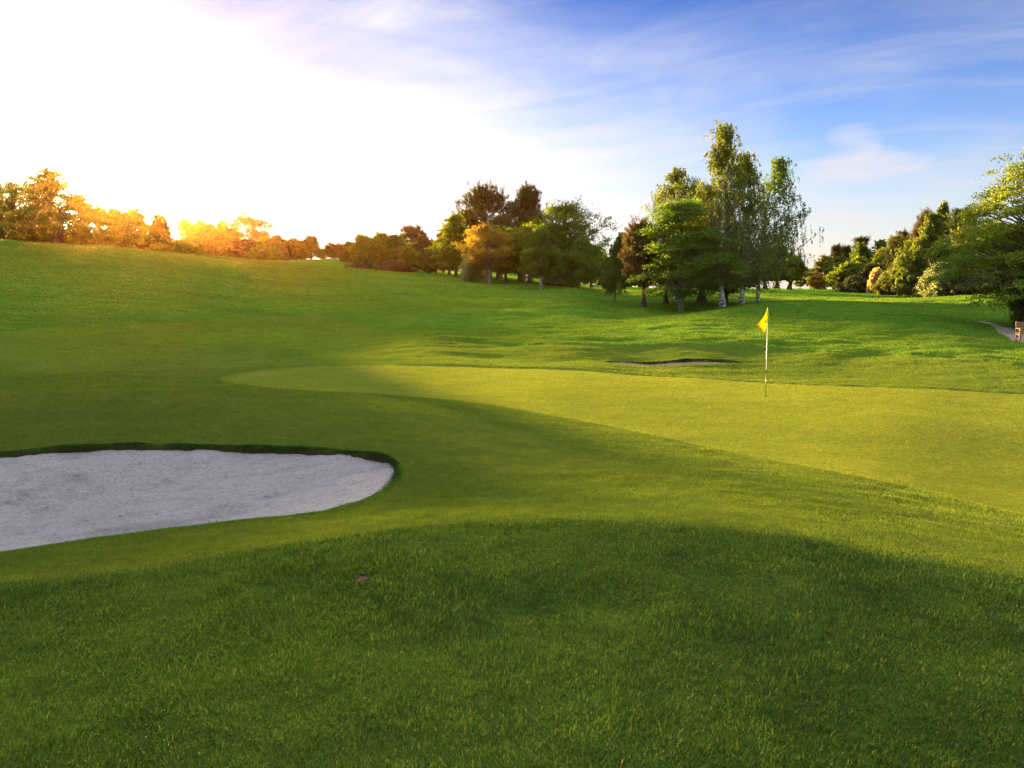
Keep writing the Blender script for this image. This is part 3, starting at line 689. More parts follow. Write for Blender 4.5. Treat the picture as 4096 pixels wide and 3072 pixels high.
# --- right hand wood
for i, (st, px, top, hw, Y, c, bk, lb, kw) in enumerate([
  ('broad', 3248, 1085, 35, 158, 'oak', 'dark', 'small tree at the far left end of the right hand wood', {}),
  ('broad', 3292, 1035, 52, 152, 'olive', 'dark', 'rounded tree with warm edges at the left end of the right hand wood', {}),
  ('broad', 3262, 1108, 30, 148, 'gold', 'dark', 'small golden bush like tree under the left end of the wood', {}),
  ('pine', 3325, 998, 34, 156, 'pine', 'red', 'left of two small dark pines at the low end of the wood', {}),
  ('pine', 3368, 996, 34, 157, 'pine', 'red', 'right of two small dark pines at the low end of the wood', {}),
  ('broad', 3345, 1040, 55, 140, 'green', 'dark', 'soft green tree in front of the two small pines', {}),
  ('spruce', 3424, 958, 42, 150, 'pine', 'dark', 'pointed spruce rising right of the two small pines', {}),
  ('broad', 3445, 985, 42, 146, 'green', 'dark', 'light green tree leaning against the pointed spruce', {}),
  ('broad', 3490, 975, 42, 148, 'green', 'dark', 'open topped green tree right of the pointed spruce', {}),
  ('broad', 3425, 1035, 55, 135, 'lime', 'dark', 'yellowish tree halfway up the rising line of the wood', {}),
  ('broad', 3380, 1060, 60, 132, 'oak', 'dark', 'dark green rounded tree at the front left of the wood', {}),
  ('broad', 3470, 1060, 55, 128, 'dark', 'dark', 'shadowed tree left of the cream blossoming shrub', {}),
  ('broad', 3520, 1005, 45, 138, 'lime', 'dark', 'narrow lit tree above the cream blossoming shrub', {}),
  ('spruce', 3560, 955, 36, 136, 'olive', 'dark', 'spiky olive conifer behind the dark layered pine', {}),
  ('pine', 3580, 940, 32, 140, 'brown', 'red', 'slim red tipped pine above the dark layered pine', {}),
  ('pine', 3630, 948, 40, 138, 'brown', 'red', 'second red tipped pine, nearer the big yellow birch', {}),
  ('scots', 3600, 968, 75, 122, 'pine', 'dark', 'dark layered pine leaning over the cream shrub', dict(base=.12)),
  ('pine', 3685, 862, 52, 128, 'brown', 'red', 'tall pine spire left of the big yellow birch top', {}),
  ('birch', 3752, 828, 62, 124, 'birch', 'birch', 'tall thin birch, the highest top of the right hand wood', dict(gap=.1, dens=1.0)),
  ('scots', 3805, 858, 55, 122, 'pine', 'red', 'bare stemmed pine between the tall thin birch and the near maple', dict(base=.45)),
  ('broad', 3860, 905, 80, 118, 'olive', 'dark', 'olive tree behind the tips of the near maple', {}),
  ('broad', 3950, 900, 90, 112, 'oak', 'dark', 'green tree half hidden behind the near maple', {}),
  ('broad', 4060, 900, 95, 108, 'dark', 'dark', 'dark tree hidden behind the near maple at the photo edge', {}),
  ('birch', 3688, 868, 118, 104, 'birch', 'birch', 'big yellow green birch with a long white trunk in the right hand wood', dict(dens=2.2, leaf=.19, trunk=.2)),
  ('birch', 3625, 1010, 62, 102, 'birch', 'birch', 'small birch with a leaning dark trunk at the front of the wood', dict(lean=(1.2, 0), dens=1.5, leaf=.18, trunk=.12)),
  ('broad', 3805, 985, 80, 104, 'birch', 'dark', 'mid green tree between the big yellow birch and the maple', {})]):
    k = dict(base=.12, leaf=.26, dens=.75, trunk=.2); k.update(kw)
    T(st, px, top, hw, Y, c, bk, lb, gR, 150 + i, **k)
T('bush', 3497, 1082, 34, 121, 'cream', 'dark', 'cream blossoming shrub shining at the foot of the right hand wood', None, 180, leaf=.22, dens=1.3)
for i, (px, top, hw, Y, c, lb) in enumerate([
  (3760, 1062, 88, 97, 'grey', 'large grey green bush at the foot of the big yellow birch'),
  (3560, 1085, 55, 112, 'olive', 'low olive bush right of the cream blossoming shrub'),
  (3860, 1095, 95, 95, 'dark', 'dark bush under the tips of the near maple'),
  (3410, 1110, 60, 126, 'dark', 'dark low bush left of the cream blossoming shrub'),
  (3990, 1090, 110, 92, 'dark', 'dark bush behind the lower boughs of the near maple')]):
    T('bush', px, top, hw, Y, c, 'dark', lb, 'bushes at the foot of the right hand wood', 190 + i, leaf=.22, dens=1.2)
# --- near maple and clipped conifer at the right edge
T('layer', 4210, 535, 350, 44, 'maple', 'dark', 'large near maple with drooping layered boughs cut by the right photo edge', None, 201, base=.12, leaf=.105, dens=1.7, trunk=.2, prof='round', gap=.12, ncm=2.9, tail=1.6, tierk=.2, clump=.62)
T('bush', 4098, 1065, 58, 43.5, 'dark', 'dark', 'tall dark conifer bush at the right photo edge under the maple', None, 202, leaf=.07, dens=2.2)


# ------------------------------------------------------------------ ground material
def ground_material():
    m, nt, nd, lk = new_mat('turf_soil')
    at = N(nd, 'ShaderNodeAttribute'); at.attribute_name = 'zone'
    sep = N(nd, 'ShaderNodeSeparateColor'); lk.new(at.outputs['Color'], sep.inputs[0])
    geo = N(nd, 'ShaderNodeNewGeometry'); pos = geo.outputs['Position']
    def sc(s):
        mp = N(nd, 'ShaderNodeMapping'); mp.inputs['Scale'].default_value = s; lk.new(pos, mp.inputs[0]); return mp.outputs[0]
    big = noise(nd, lk, sc((.09, .13, .1)), 1, 4)
    mid = noise(nd, lk, sc((1.1, 1.6, 1)), 1, 5, .65)
    fine = noise(nd, lk, sc((9, 12, 9)), 1, 5, .7)
    rough = ramp(nd, lk, mid, [(.25, (.032, .092, .009)), (.55, (.060, .142, .014)), (.8, (.100, .175, .020))])
    fair = ramp(nd, lk, mid, [(.25, (.058, .105, .012)), (.75, (.104, .152, .018))])
    green = ramp(nd, lk, mid, [(.25, (.094, .140, .018)), (.75, (.142, .180, .025))])
    c = mixc(nd, lk, sep.outputs[1], rough, fair)
    c = mixc(nd, lk, sep.outputs[0], c, green)
    c = mixc(nd, lk, 1.0, c, ramp(nd, lk, big, [(.3, .8), (.7, 1.2)]), 'MULTIPLY')
    c = mixc(nd, lk, 1.0, c, ramp(nd, lk, fine, [(.3, .72), (.7, 1.28)]), 'MULTIPLY')
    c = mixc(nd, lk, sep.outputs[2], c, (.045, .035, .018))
    soil = c
    dif = N(nd, 'ShaderNodeBsdfPrincipled'); lk.new(soil, dif.inputs['Base Color'])
    dif.inputs['Roughness'].default_value = .85; dif.inputs['Specular IOR Level'].default_value = 0.0
    dif.inputs['Sheen Weight'].default_value = .3; dif.inputs['Sheen Roughness'].default_value = .35
    lk.new(mixc(nd, lk, 1.0, c, (5, 4.7, 2.2), 'MULTIPLY'), dif.inputs['Sheen Tint'])
    hsum = mathn(nd, lk, 'ADD', mathn(nd, lk, 'MULTIPLY', fine, .5), noise(nd, lk, sc((38, 50, 38)), 1, 4, .8))
    bp = N(nd, 'ShaderNodeBump'); bp.inputs['Strength'].default_value = 1.0; bp.inputs['Distance'].default_value = .055
    lk.new(hsum, bp.inputs['Height']); lk.new(bp.outputs[0], dif.inputs['Normal'])
    o = N(nd, 'ShaderNodeOutputMaterial'); lk.new(dif.outputs[0], o.inputs[0])
    return m
GM = ground_material()
def sand_material(name, c1, c2, c3):
    m, nt, nd, lk = new_mat(name)
    geo = N(nd, 'ShaderNodeNewGeometry'); pos = geo.outputs['Position']
    def sc(s, rz=0):
        mp = N(nd, 'ShaderNodeMapping'); mp.inputs['Scale'].default_value = s; mp.inputs['Rotation'].default_value = (0, 0, rz); lk.new(pos, mp.inputs[0]); return mp.outputs[0]
    n1 = noise(nd, lk, sc((1.3, 2.2, 1)), 1, 6, .7)
    n2 = noise(nd, lk, sc((22, 30, 22)), 1, 4, .8)
    n3 = noise(nd, lk, sc((3, 14, 3), .5), 1, 4, .7)
    c = ramp(nd, lk, n1, [(.3, c2), (.5, c1), (.68, c1), (.8, c3)])
    c = mixc(nd, lk, 1.0, c, ramp(nd, lk, n2, [(.3, .45), (.48, .95), (.7, 1.12)]), 'MULTIPLY')
    wv = N(nd, 'ShaderNodeTexWave'); wv.inputs['Scale'].default_value = 7; wv.inputs['Distortion'].default_value = 5; wv.inputs['Detail'].default_value = 3; wv.inputs['Detail Scale'].default_value = .6
    lk.new(sc((1, 1, 1), .9), wv.inputs['Vector'])
    rk = mathn(nd, lk, 'MULTIPLY', wv.outputs['Fac'], ramp(nd, lk, n1, [(.45, 0.0), (.6, 1.0)]))
    h = mathn(nd, lk, 'ADD', mathn(nd, lk, 'MULTIPLY', n2, .8), mathn(nd, lk, 'ADD', mathn(nd, lk, 'MULTIPLY', n3, .9), mathn(nd, lk, 'MULTIPLY', rk, .5)))
    b = N(nd, 'ShaderNodeBsdfPrincipled'); lk.new(c, b.inputs['Base Color']); b.inputs['Roughness'].default_value = .95; b.inputs['Specular IOR Level'].default_value = .1
    bp = N(nd, 'ShaderNodeBump'); bp.inputs['Strength'].default_value = 1.0; bp.inputs['Distance'].default_value = .06
    lk.new(h, bp.inputs['Height']); lk.new(bp.outputs[0], b.inputs['Normal'])
    o = N(nd, 'ShaderNodeOutputMaterial'); lk.new(b.outputs[0], o.inputs[0])
    return m
SAND = sand_material('bunker_sand', (.34,.33,.335), (.20,.195,.20), (.15,.148,.155))
SAND2 = sand_material('red_sand', (.34,.22,.16), (.26,.16,.11), (.22,.15,.11))
PATHM = sand_material('gravel_path', (.34,.28,.24), (.26,.21,.18), (.22,.2,.19))

# ------------------------------------------------------------------ ground sheet (one grid, split by faces into turf, green and path)
idx = np.arange(NR * NA).reshape(NR, NA)
a0 = idx[:-1]; b0 = np.roll(idx, -1, 1)[:-1]; c0 = np.roll(idx, -1, 1)[1:]; d0 = idx[1:]
quads = np.stack([a0, d0, c0, b0], -1).reshape(-1, 4)
centre = NR * NA
V = np.vstack([np.stack([GX, GY, GZ], -1).reshape(-1, 3), [[0, 0, float(GZ[0].mean())]]])
fan = np.stack([idx[0], np.roll(idx[0], -1), np.full(NA, centre)], -1)
gm = smooth(-.30, .30, ZN['g']); fm = smooth(-.15, .15, ZN['f']) * (1 - smooth(-.06, .06, ZN['r']))
soil = np.maximum(smooth(-.01, .03, ZN['b']), smooth(-.02, .05, ZN['b2']))
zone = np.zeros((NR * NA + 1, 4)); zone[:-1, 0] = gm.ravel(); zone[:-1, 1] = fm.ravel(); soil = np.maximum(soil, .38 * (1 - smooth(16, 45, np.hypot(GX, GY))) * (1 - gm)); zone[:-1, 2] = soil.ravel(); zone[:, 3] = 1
fg = ZN['g'].ravel()[quads].mean(1) > 0.0
fp = ZN['p'].ravel()[quads].mean(1) > 0.0
def sub_mesh(name, fl, mat):
    used = np.unique(np.concatenate([f.ravel() for f in fl]))
    rm = np.full(len(V), -1); rm[used] = np.arange(len(used))
    return mesh_np(name, V[used], [rm[f] for f in fl], mat, True, {'zone': ('FLOAT_COLOR', zone[used])})
tag(link('ground', sub_mesh('ground', [quads[~fg & ~fp], fan], GM)), 'rolling mown golf course turf', None, None, 'structure')
tag(link('putting_green', sub_mesh('putting_green', [quads[fg]], GM)), 'smooth closely mown putting green', None, None, 'structure')
tag(link('path', sub_mesh('path', [quads[fp]], PATHM)), 'narrow gravel path curving past the right hand tree', None, None, 'structure')
def sand_sheet(poly, mat, name, label, hf):
    c = poly.mean(0); rings = 150
    pol = chaikin(poly, 3)
    pol = pol + (pol - c) / np.linalg.norm(pol - c, axis=1)[:, None] * .03
    nrm = np.roll(pol, -1, 0) - np.roll(pol, 1, 0); nrm /= np.linalg.norm(nrm, axis=1)[:, None]
    vs = []
    for k in range(rings):
        f = 1 - (k / (rings - 1)) ** .8 * .995
        q = c + (pol - c) * f
        vs.append(q)
    vs = np.stack(vs)
    sd = sdist(poly, vs[..., 0], vs[..., 1], 6.0)
    zz = hf(vs[..., 0], vs[..., 1], np.maximum(sd, 0))
    Vs = np.dstack([vs, zz]).reshape(-1, 3); m_ = len(pol)
    ii = np.arange(rings * m_).reshape(rings, m_)
    q = np.stack([ii[:-1], np.roll(ii, -1, 1)[:-1], np.roll(ii, -1, 1)[1:], ii[1:]], -1).reshape(-1, 4)
    return tag(link(name, mesh_np(name, Vs, [q], mat, True)), label, None, None, 'structure')
sand_sheet(BUNK, SAND, 'bunker_sand', 'pale raked sand in the near bunker', sand_height)
sand_sheet(BUNK2, SAND2, 'bunker_sand', 'thin strip of reddish sand in the far bunker',
           lambda x, y, d: base_height(x, y) - .06 - .22 * smooth(0, .7, d))

# ------------------------------------------------------------------ grass blades
def blade_material(name, stops, tb=(1.5, 1.35, .8)):
    m, nt, nd, lk = new_mat(name)
    at = N(nd, 'ShaderNodeAttribute'); at.attribute_name = 'rnd'
    geo = N(nd, 'ShaderNodeNewGeometry')
    col = ramp(nd, lk, at.outputs['Fac'], stops)
    nz = noise(nd, lk, geo.outputs['Position'], 1.1, 3)
    col = mixc(nd, lk, 1.0, col, ramp(nd, lk, nz, [(.3, (.75, .78, .8)), (.7, (1.3, 1.2, 1.1))]), 'MULTIPLY')
    col = mixc(nd, lk, 1.0, col, ramp(nd, lk, noise(nd, lk, geo.outputs['Position'], 5.5, 3, .7), [(.3, (.62, .68, .7)), (.7, (1.35, 1.28, 1.2))]), 'MULTIPLY')
    d = N(nd, 'ShaderNodeBsdfDiffuse'); lk.new(col, d.inputs[0])
    t = N(nd, 'ShaderNodeBsdfTranslucent'); lk.new(mixc(nd, lk, 1.0, col, tb, 'MULTIPLY'), t.inputs[0])
    mx = N(nd, 'ShaderNodeMixShader'); mx.inputs[0].default_value = .45
    lk.new(d.outputs[0], mx.inputs[1]); lk.new(t.outputs[0], mx.inputs[2])
    g = N(nd, 'ShaderNodeBsdfGlossy'); g.inputs['Roughness'].default_value = .4
    m2 = N(nd, 'ShaderNodeMixShader'); m2.inputs[0].default_value = .008
    lk.new(mx.outputs[0], m2.inputs[1]); lk.new(g.outputs[0], m2.inputs[2])
    o = N(nd, 'ShaderNodeOutputMaterial'); lk.new(m2.outputs[0], o.inputs[0])
    return m
def scatter(r0, r1, D0, rref, power, amax=36.5):
    """points in the sector with density D0*(rref/r)^power"""
    rs = np.linspace(r0, r1, 4000)
    w = D0 * np.where(rs > rref, (rref / rs) ** power, 1.0) * rs * math.radians(2 * amax)
    cdf = np.cumsum(w) * (rs[1] - rs[0]); nn = int(cdf[-1])
    r = np.interp(rng.uniform(0, cdf[-1], nn), cdf, rs)
    a = np.radians(rng.uniform(-amax, amax, nn))
    return r * np.sin(a), r * np.cos(a), r
def blades(name, x, y, h, w, mat, label, lean=.5, mid=True, zoff=0, rndf=None):
    k = len(x); z = ground_z(x, y) + zoff
    b = np.c_[x, y, z]
    a = rng.uniform(0, 2 * PI, k)
    side = np.c_[np.cos(a), np.sin(a), np.zeros(k)]
    wd = fbm(x * .8, y * .8, 2, 77) * 2.2; ld = np.where(rng.uniform(size=k) < .6, rng.normal(wd, .9), rng.uniform(0, 2 * PI, k))
    la = np.abs(rng.normal(0, lean, k)) + .12
    ldir = np.c_[np.cos(ld) * la, np.sin(ld) * la, np.zeros(k)]
    hh = h[:, None]; ww = w[:, None]
    tip = b + (ldir + [0, 0, 1]) * hh / np.sqrt(1 + (la ** 2))[:, None]
    rv = np.clip(rng.beta(2, 2.2, k), 0, 1) if rndf is None else rndf
    if mid:
        md = b + (ldir * .32 + [0, 0, .62]) * hh
        Vb = np.stack([b - side * ww, b + side * ww, md - side * ww * .75, md + side * ww * .75, tip - [0, 0, 0]], 1).reshape(-1, 3)
        i = np.arange(k)[:, None] * 5
        Fq = np.concatenate([i + np.array([[0, 1, 3]]), i + np.array([[0, 3, 2]]), i + np.array([[2, 3, 4]])])
        rp = np.repeat(rv, 5)
    else:
        Vb = np.stack([b - side * ww, b + side * ww, tip], 1).reshape(-1, 3)
        i = np.arange(k)[:, None] * 3; Fq = i + np.array([[0, 1, 2]]); rp = np.repeat(rv, 3)
    return tag(link(name, mesh_np(name, Vb, [Fq], mat, False, {'rnd': ('FLOAT', rp)})), label, 'grass', None, 'stuff')
BL_R = blade_material('rough_blades', [(0, (.006,.028,.007)), (.5, (.022,.068,.012)), (.85, (.058,.108,.016)), (.98, (.13,.15,.03)), (1, (.30,.25,.12))])
BL_F = blade_material('fairway_blades', [(0, (.026,.076,.009)), (.5, (.070,.140,.014)), (.85, (.130,.182,.019)), (1, (.25,.23,.06))])
BL_G = blade_material('green_blades', [(0, (.085,.130,.015)), (.6, (.132,.172,.022)), (1, (.24,.24,.05))])
# long rough on the near mound
x, y, r = scatter(1.9, 7.2, 22000, 3.2, 1.5)
s = sdist(ROUGHP, x, y) + .10 * vnoise(x * 3, y * 3, 5) > rng.normal(-.06, .16, len(x))
x, y, r = x[s], y[s], r[s]
tuft = .78 + .30 * fbm(x * 2.2, y * 2.2, 3, 8)
h = rng.gamma(9, 1 / 9, len(x)) * .027 * np.clip(tuft, .45, 1.5)
w = .0009 * np.clip(r / 3.2, 1, 3) * rng.uniform(.7, 1.3, len(x))
blades('rough_grass', x, y, h, w, BL_R, 'longer tufted green grass covering the near mound', 1.05)
# short fringe and fairway, thinning with distance
x, y, r = scatter(4.2, 125, 14500, 5.6, 2.0)
z = zones(x, y)
ok = (z['r'] < rng.uniform(-.05, .35, len(x))) & (z['b'] < -.015) & (z['g'] < 0) & (z['b2'] < -.02) & (z['p'] < -.05)
x, y, r = x[ok], y[ok], r[ok]; zf = z['f'][ok]; zb_ = z['b'][ok]
hb = np.where(zf > 0, .018, .028) * (1 + np.clip(r - 8, 0, 90) / 45)
h = rng.gamma(8, 1 / 8, len(x)) * hb * np.clip(1 + .35 * fbm(x * .9, y * .9, 3, 9), .5, 1.7)
w = .0010 * np.clip(r / 5.6, 1, 20) * rng.uniform(.7, 1.3, len(x))
blades('fairway_grass', x, y, h, w, BL_F, 'short mown grass of the surrounds and fairway', .8, False)
# closely mown green
x, y, r = scatter(8, 40, 9000, 9, 2.0)
z = sdist(GREEN, x, y); ok = z > 0
x, y, r = x[ok], y[ok], r[ok]
h = rng.gamma(8, 1 / 8, len(x)) * .009 * (1 + np.clip(r - 9, 0, 60) / 20)
w = .0012 * np.clip(r / 9, 1, 14) * rng.uniform(.7, 1.3, len(x))
blades('green_grass', x, y, h, w, BL_G, 'very short fine grass on the putting green', .9, False)
def edge_strip(poly, mat, depth, sandz, name, label):
    p = chaikin(poly, 1); nr = np.roll(p, -1, 0) - np.roll(p, 1, 0); nr = np.c_[-nr[:, 1], nr[:, 0]] / np.linalg.norm(nr, axis=1)[:, None]
    nr *= np.sign(((poly.mean(0) - p) * nr).sum(1))[:, None]
    rows = []
    w_ = .012 * fbm(p[:, 0] * 5, p[:, 1] * 5, 2, 31)
    for off, dz in ((-.09, .002), (-.045, .006), (-.01, .002), (.022, -.03), (.03, -.09), (.035, -depth)):
        q = p + nr * (off + (w_ if off > 0 else 0))[:, None] if off > 0 else p + nr * off
        z0 = ground_z(p[:, 0] - nr[:, 0] * max(.05, -off), p[:, 1] - nr[:, 1] * max(.05, -off))
        rows.append(np.c_[q, z0 + dz])
    m_ = len(p); ii = np.arange(6 * m_).reshape(6, m_)
    q = np.stack([ii[:-1], np.roll(ii, -1, 1)[:-1], np.roll(ii, -1, 1)[1:], ii[1:]], -1).reshape(-1, 4)
    tag(link(name, mesh_np(name, np.vstack(rows), [q], mat, True, {'zone': ('FLOAT_COLOR', np.repeat([[0, 0, b_, 1.] for b_ in (0, .1, .3, .8, 1, 1)], m_, 0))})), label, None, None, 'structure')
edge_strip(BUNK, GM, .3, None, 'bunker_edge', 'turf edge round the near bunker')
# shaggy lip of the bunkers
def lip(poly, nn, hm, y0, y1, spread, wd):
    seg = np.roll(poly, -1, 0) - poly; L = np.linalg.norm(seg, axis=1); c = np.cumsum(L)
    u = rng.uniform(0, c[-1], nn); i = np.searchsorted(c, u); t = (u - (c[i] - L[i])) / L[i]
    p = poly[i] + seg[i] * t[:, None]
    nr = np.c_[-seg[i][:, 1], seg[i][:, 0]] / L[i][:, None]
    sgn = np.sign(((poly.mean(0) - p) * nr).sum(1))[:, None]; nr = nr * sgn      # inward
    far = smooth(y0, y1, p[:, 1])
    k = rng.uniform(size=nn) < (.12 + .88 * far); p, nr, far = p[k], nr[k], far[k]
    off = rng.uniform(-spread, .012, len(p)); p = p + nr * off[:, None]
    z0 = ground_z(p[:, 0] - nr[:, 0] * .03, p[:, 1] - nr[:, 1] * .03)
    hh = rng.gamma(6, 1 / 6, len(p)) * hm * (.35 + .65 * far) * np.clip(1 + .6 * fbm(p[:, 0] * 3, p[:, 1] * 3, 2, 4), .3, 2)
    a = rng.uniform(0, 2 * PI, len(p)); side = np.c_[np.cos(a), np.sin(a), np.zeros(len(p))] * wd
    b = np.c_[p, z0]
    md = b + np.c_[nr * hh[:, None] * .45, hh * .25]; tip = b + np.c_[nr * hh[:, None] * .85 + rng.normal(0, .25, (len(p), 2)) * hh[:, None], -hh * rng.uniform(-.3, .8, len(p))]
    V_ = np.stack([b - side, b + side, md - side * .8, md + side * .8, tip], 1).reshape(-1, 3)
    i = np.arange(len(p))[:, None] * 5
    F_ = np.concatenate([i + np.array([[0, 1, 3]]), i + np.array([[0, 3, 2]]), i + np.array([[2, 3, 4]])])
    return V_, F_, np.repeat(rng.uniform(0, .7, len(p)), 5)
v_, f_, r_ = lip(BUNK, 60000, .055, 8.6, 10.2, .10, .0018)
tag(link('lip_grass', mesh_np('lip_grass', v_, [f_], BL_R, False, {'rnd': ('FLOAT', r_)})), 'shaggy grass overhanging the edge of the near bunker', 'grass', None, 'stuff')
v_, f_, r_ = lip(BUNK2, 6000, .08, 29.7, 30.4, .14, .006)
tag(link('lip_grass', mesh_np('lip_grass', v_, [f_], BL_R, False, {'rnd': ('FLOAT', r_)})), 'dark grass overhanging the edge of the far bunker', 'grass', None, 'stuff')

# ------------------------------------------------------------------ flagstick, bench, leaf
def lathe(prof, sides=20):
    V = []; F_ = []
    a = np.linspace(0, 2 * PI, sides, endpoint=False)
    for r_, z_ in prof: V.append(np.c_[np.cos(a) * r_, np.sin(a) * r_, np.full(sides, z_)])
    k = len(prof); i = np.arange(k - 1)[:, None] * sides; j = np.arange(sides)[None]; j2 = (j + 1) % sides
    F_ = np.stack([i + j, i + j2, i + sides + j2, i + sides + j], -1).reshape(-1, 4)
    return np.vstack(V), F_
fx, fy_, fz = world_at(3063, 1580, 20.0); fz = ground_z(fx, 20.0)
pin = bpy.data.objects.new('flagstick', None); COL.objects.link(pin); pin.location = (fx, 20.0, fz)
tag(pin, 'golf flagstick with a limp yellow flag standing in the hole on the green', 'flagstick')
topz = world_at(3057, 1236, 20.0)[2] - fz
zw = world_at(3063, 1479, 20.0)[2] - fz; zy = world_at(3059, 1296, 20.0)[2] - fz
WHITE = plain('white_pole_paint', (.75, .75, .75), .3); BLACK = plain('black_pole_paint', (.012, .011, .012), .35)
YEL = plain('yellow_sleeve', (.75, .55, .03), .4)
pin.rotation_euler = (0, R(-.75), 0)
def part(name, prof, mat, parent, sides=20):
    v, f = lathe(prof, sides); return link(name, mesh_np(name, v, [f], mat, True), parent)
part('lower_pole', [(0, -.1), (.0075, -.1), (.0075, zw), (0, zw)], BLACK, pin)
part('upper_pole', [(.0085, zw - .002), (.0085, topz - .012), (0, topz - .012)], WHITE, pin)
slv = part('flag_sleeve', [(.0155, zy), (.0165, zy + .01), (.0165, topz - .01), (.0155, topz), (0, topz)], YEL, pin)
part('pole_cap', [(.011, topz + .001), (.012, topz + .012), (.008, topz + .022), (0, topz + .024)], BLACK, pin)
part('ferrule', [(.0095, zw - .012), (.0105, zw - .006), (.0105, zw + .008), (.0095, zw + .012)], BLACK, pin)
# limp flag: attached along the sleeve, falling in folds to the left
nu, nv = 26, 18
u = np.linspace(0, 1, nu)[:, None]; v = np.linspace(0, 1, nv)[None]
s = 20.0 / F
att = np.stack([np.full((1, nv), -.014), np.zeros((1, nv)), topz - .012 - (topz - .02 - zy) * v], -1)          # hoist, top to bottom
tipx = np.interp(v, [0, .55, .8, 1], [-.25, -.25, -.16, -.085]); tipz = topz - np.interp(v, [0, .55, .8, 1], [.385, .40, .50, .60])
edge = np.stack([tipx, np.zeros_like(tipx), tipz], -1)
Pf = att * (1 - u[..., None]) + edge * u[..., None]
Pf[..., 0] += .02 * np.sin(u * 3.1) * (1 - v)
Pf[..., 1] = .035 * np.sin(u * 4 + v * 9) * u + .05 * u * np.sin(v * 6.0) - .02 * u
Pf[..., 2] -= .02 * np.sin(PI * u) * (1 - v)
def sheet(name, P_, mat, parent, thick=.0015):
    nu_, nv_ = P_.shape[:2]; ii = np.arange(nu_ * nv_).reshape(nu_, nv_)
    q = np.stack([ii[:-1, :-1], ii[1:, :-1], ii[1:, 1:], ii[:-1, 1:]], -1).reshape(-1, 4)
    a = P_.reshape(-1, 3); b = a + [0, thick, 0]; m_ = len(a)
    rim = np.r_[ii[0, :], ii[1:, -1], ii[-1, -2::-1], ii[-2:0:-1, 0]]; r2 = np.roll(rim, -1)
    return link(name, mesh_np(name, np.vstack([a, b]), [q, q[:, ::-1] + m_, np.stack([rim, rim + m_, r2 + m_, r2], -1)], mat, True), parent)
def cloth(name, c, t):
    m, nt, nd, lk = new_mat(name)
    d = N(nd, 'ShaderNodeBsdfDiffuse'); d.inputs[0].default_value = rgb(c)
    tr = N(nd, 'ShaderNodeBsdfTranslucent'); tr.inputs[0].default_value = rgb(t)
    mx = N(nd, 'ShaderNodeMixShader'); mx.inputs[0].default_value = .5
    lk.new(d.outputs[0], mx.inputs[1]); lk.new(tr.outputs[0], mx.inputs[2])
    o = N(nd, 'ShaderNodeOutputMaterial'); lk.new(mx.outputs[0], o.inputs[0]); return m
FLAGM = cloth('yellow_flag_cloth', (.85, .60, .015), (.9, .65, .02)); HEM = cloth('orange_hem', (.75, .22, .015), (.8, .25, .02))
flag = sheet('flag', Pf, FLAGM, pin)
hm = Pf[-2:, :].copy(); hm[0] = Pf[-1] * .86 + Pf[-3] * .14; hm[0] = Pf[-1] + (Pf[-1] - Pf[0]) * -.055; hm[1] = Pf[-1] + (Pf[-1] - Pf[0]) * .012
hm[..., 1] -= .004; sheet('hem', hm, HEM, flag, .008)
# dark round emblem with a pale bar near the hoist
ec = np.array([-.055, -.012, topz - .31]); a = np.linspace(0, 2 * PI, 18, endpoint=False)
ev = np.r_[[ec], np.c_[ec[0] + .022 * np.cos(a), np.full(18, ec[1]) - .02, ec[2] + .034 * np.sin(a)]]; ev[:, 1] = ec[1] - .02
ef = np.array([[0, i + 1, (i + 1) % 18 + 1] for i in range(18)])
link('emblem', mesh_np('emblem', np.vstack([ev, ev + [0, .012, 0]]), [ef, ef[:, ::-1] + 19, np.array([[i + 1, i + 20, (i + 1) % 18 + 20, (i + 1) % 18 + 1] for i in range(18)])], plain('emblem_ink', (.03, .04, .06), .6)), flag)
bar = np.array([[-.018, 0, -.006], [.010, 0, .020], [.014, 0, .012], [-.012, 0, -.014]]) + ec - [0, .023, 0]
link('emblem_bar', mesh_np('emblem_bar', np.vstack([bar, bar + [0, .002, 0]]), [np.array([[0, 1, 2, 3], [7, 6, 5, 4], [0, 4, 5, 1], [1, 5, 6, 2], [2, 6, 7, 3], [3, 7, 4, 0]])], plain('emblem_white', (.7, .7, .65), .6)), flag)
# the hole
hv, hf_ = lathe([(.056, .006), (.054, .007), (.054, -.10), (0, -.10)], 28)
cup = link('golf_hole', mesh_np('golf_hole', hv, [hf_], plain('cup_liner', (.02, .02, .018), .7), True))
cup.location = (fx, 20.0, fz); tag(cup, 'round hole with a dark liner at the foot of the flagstick', 'hole')

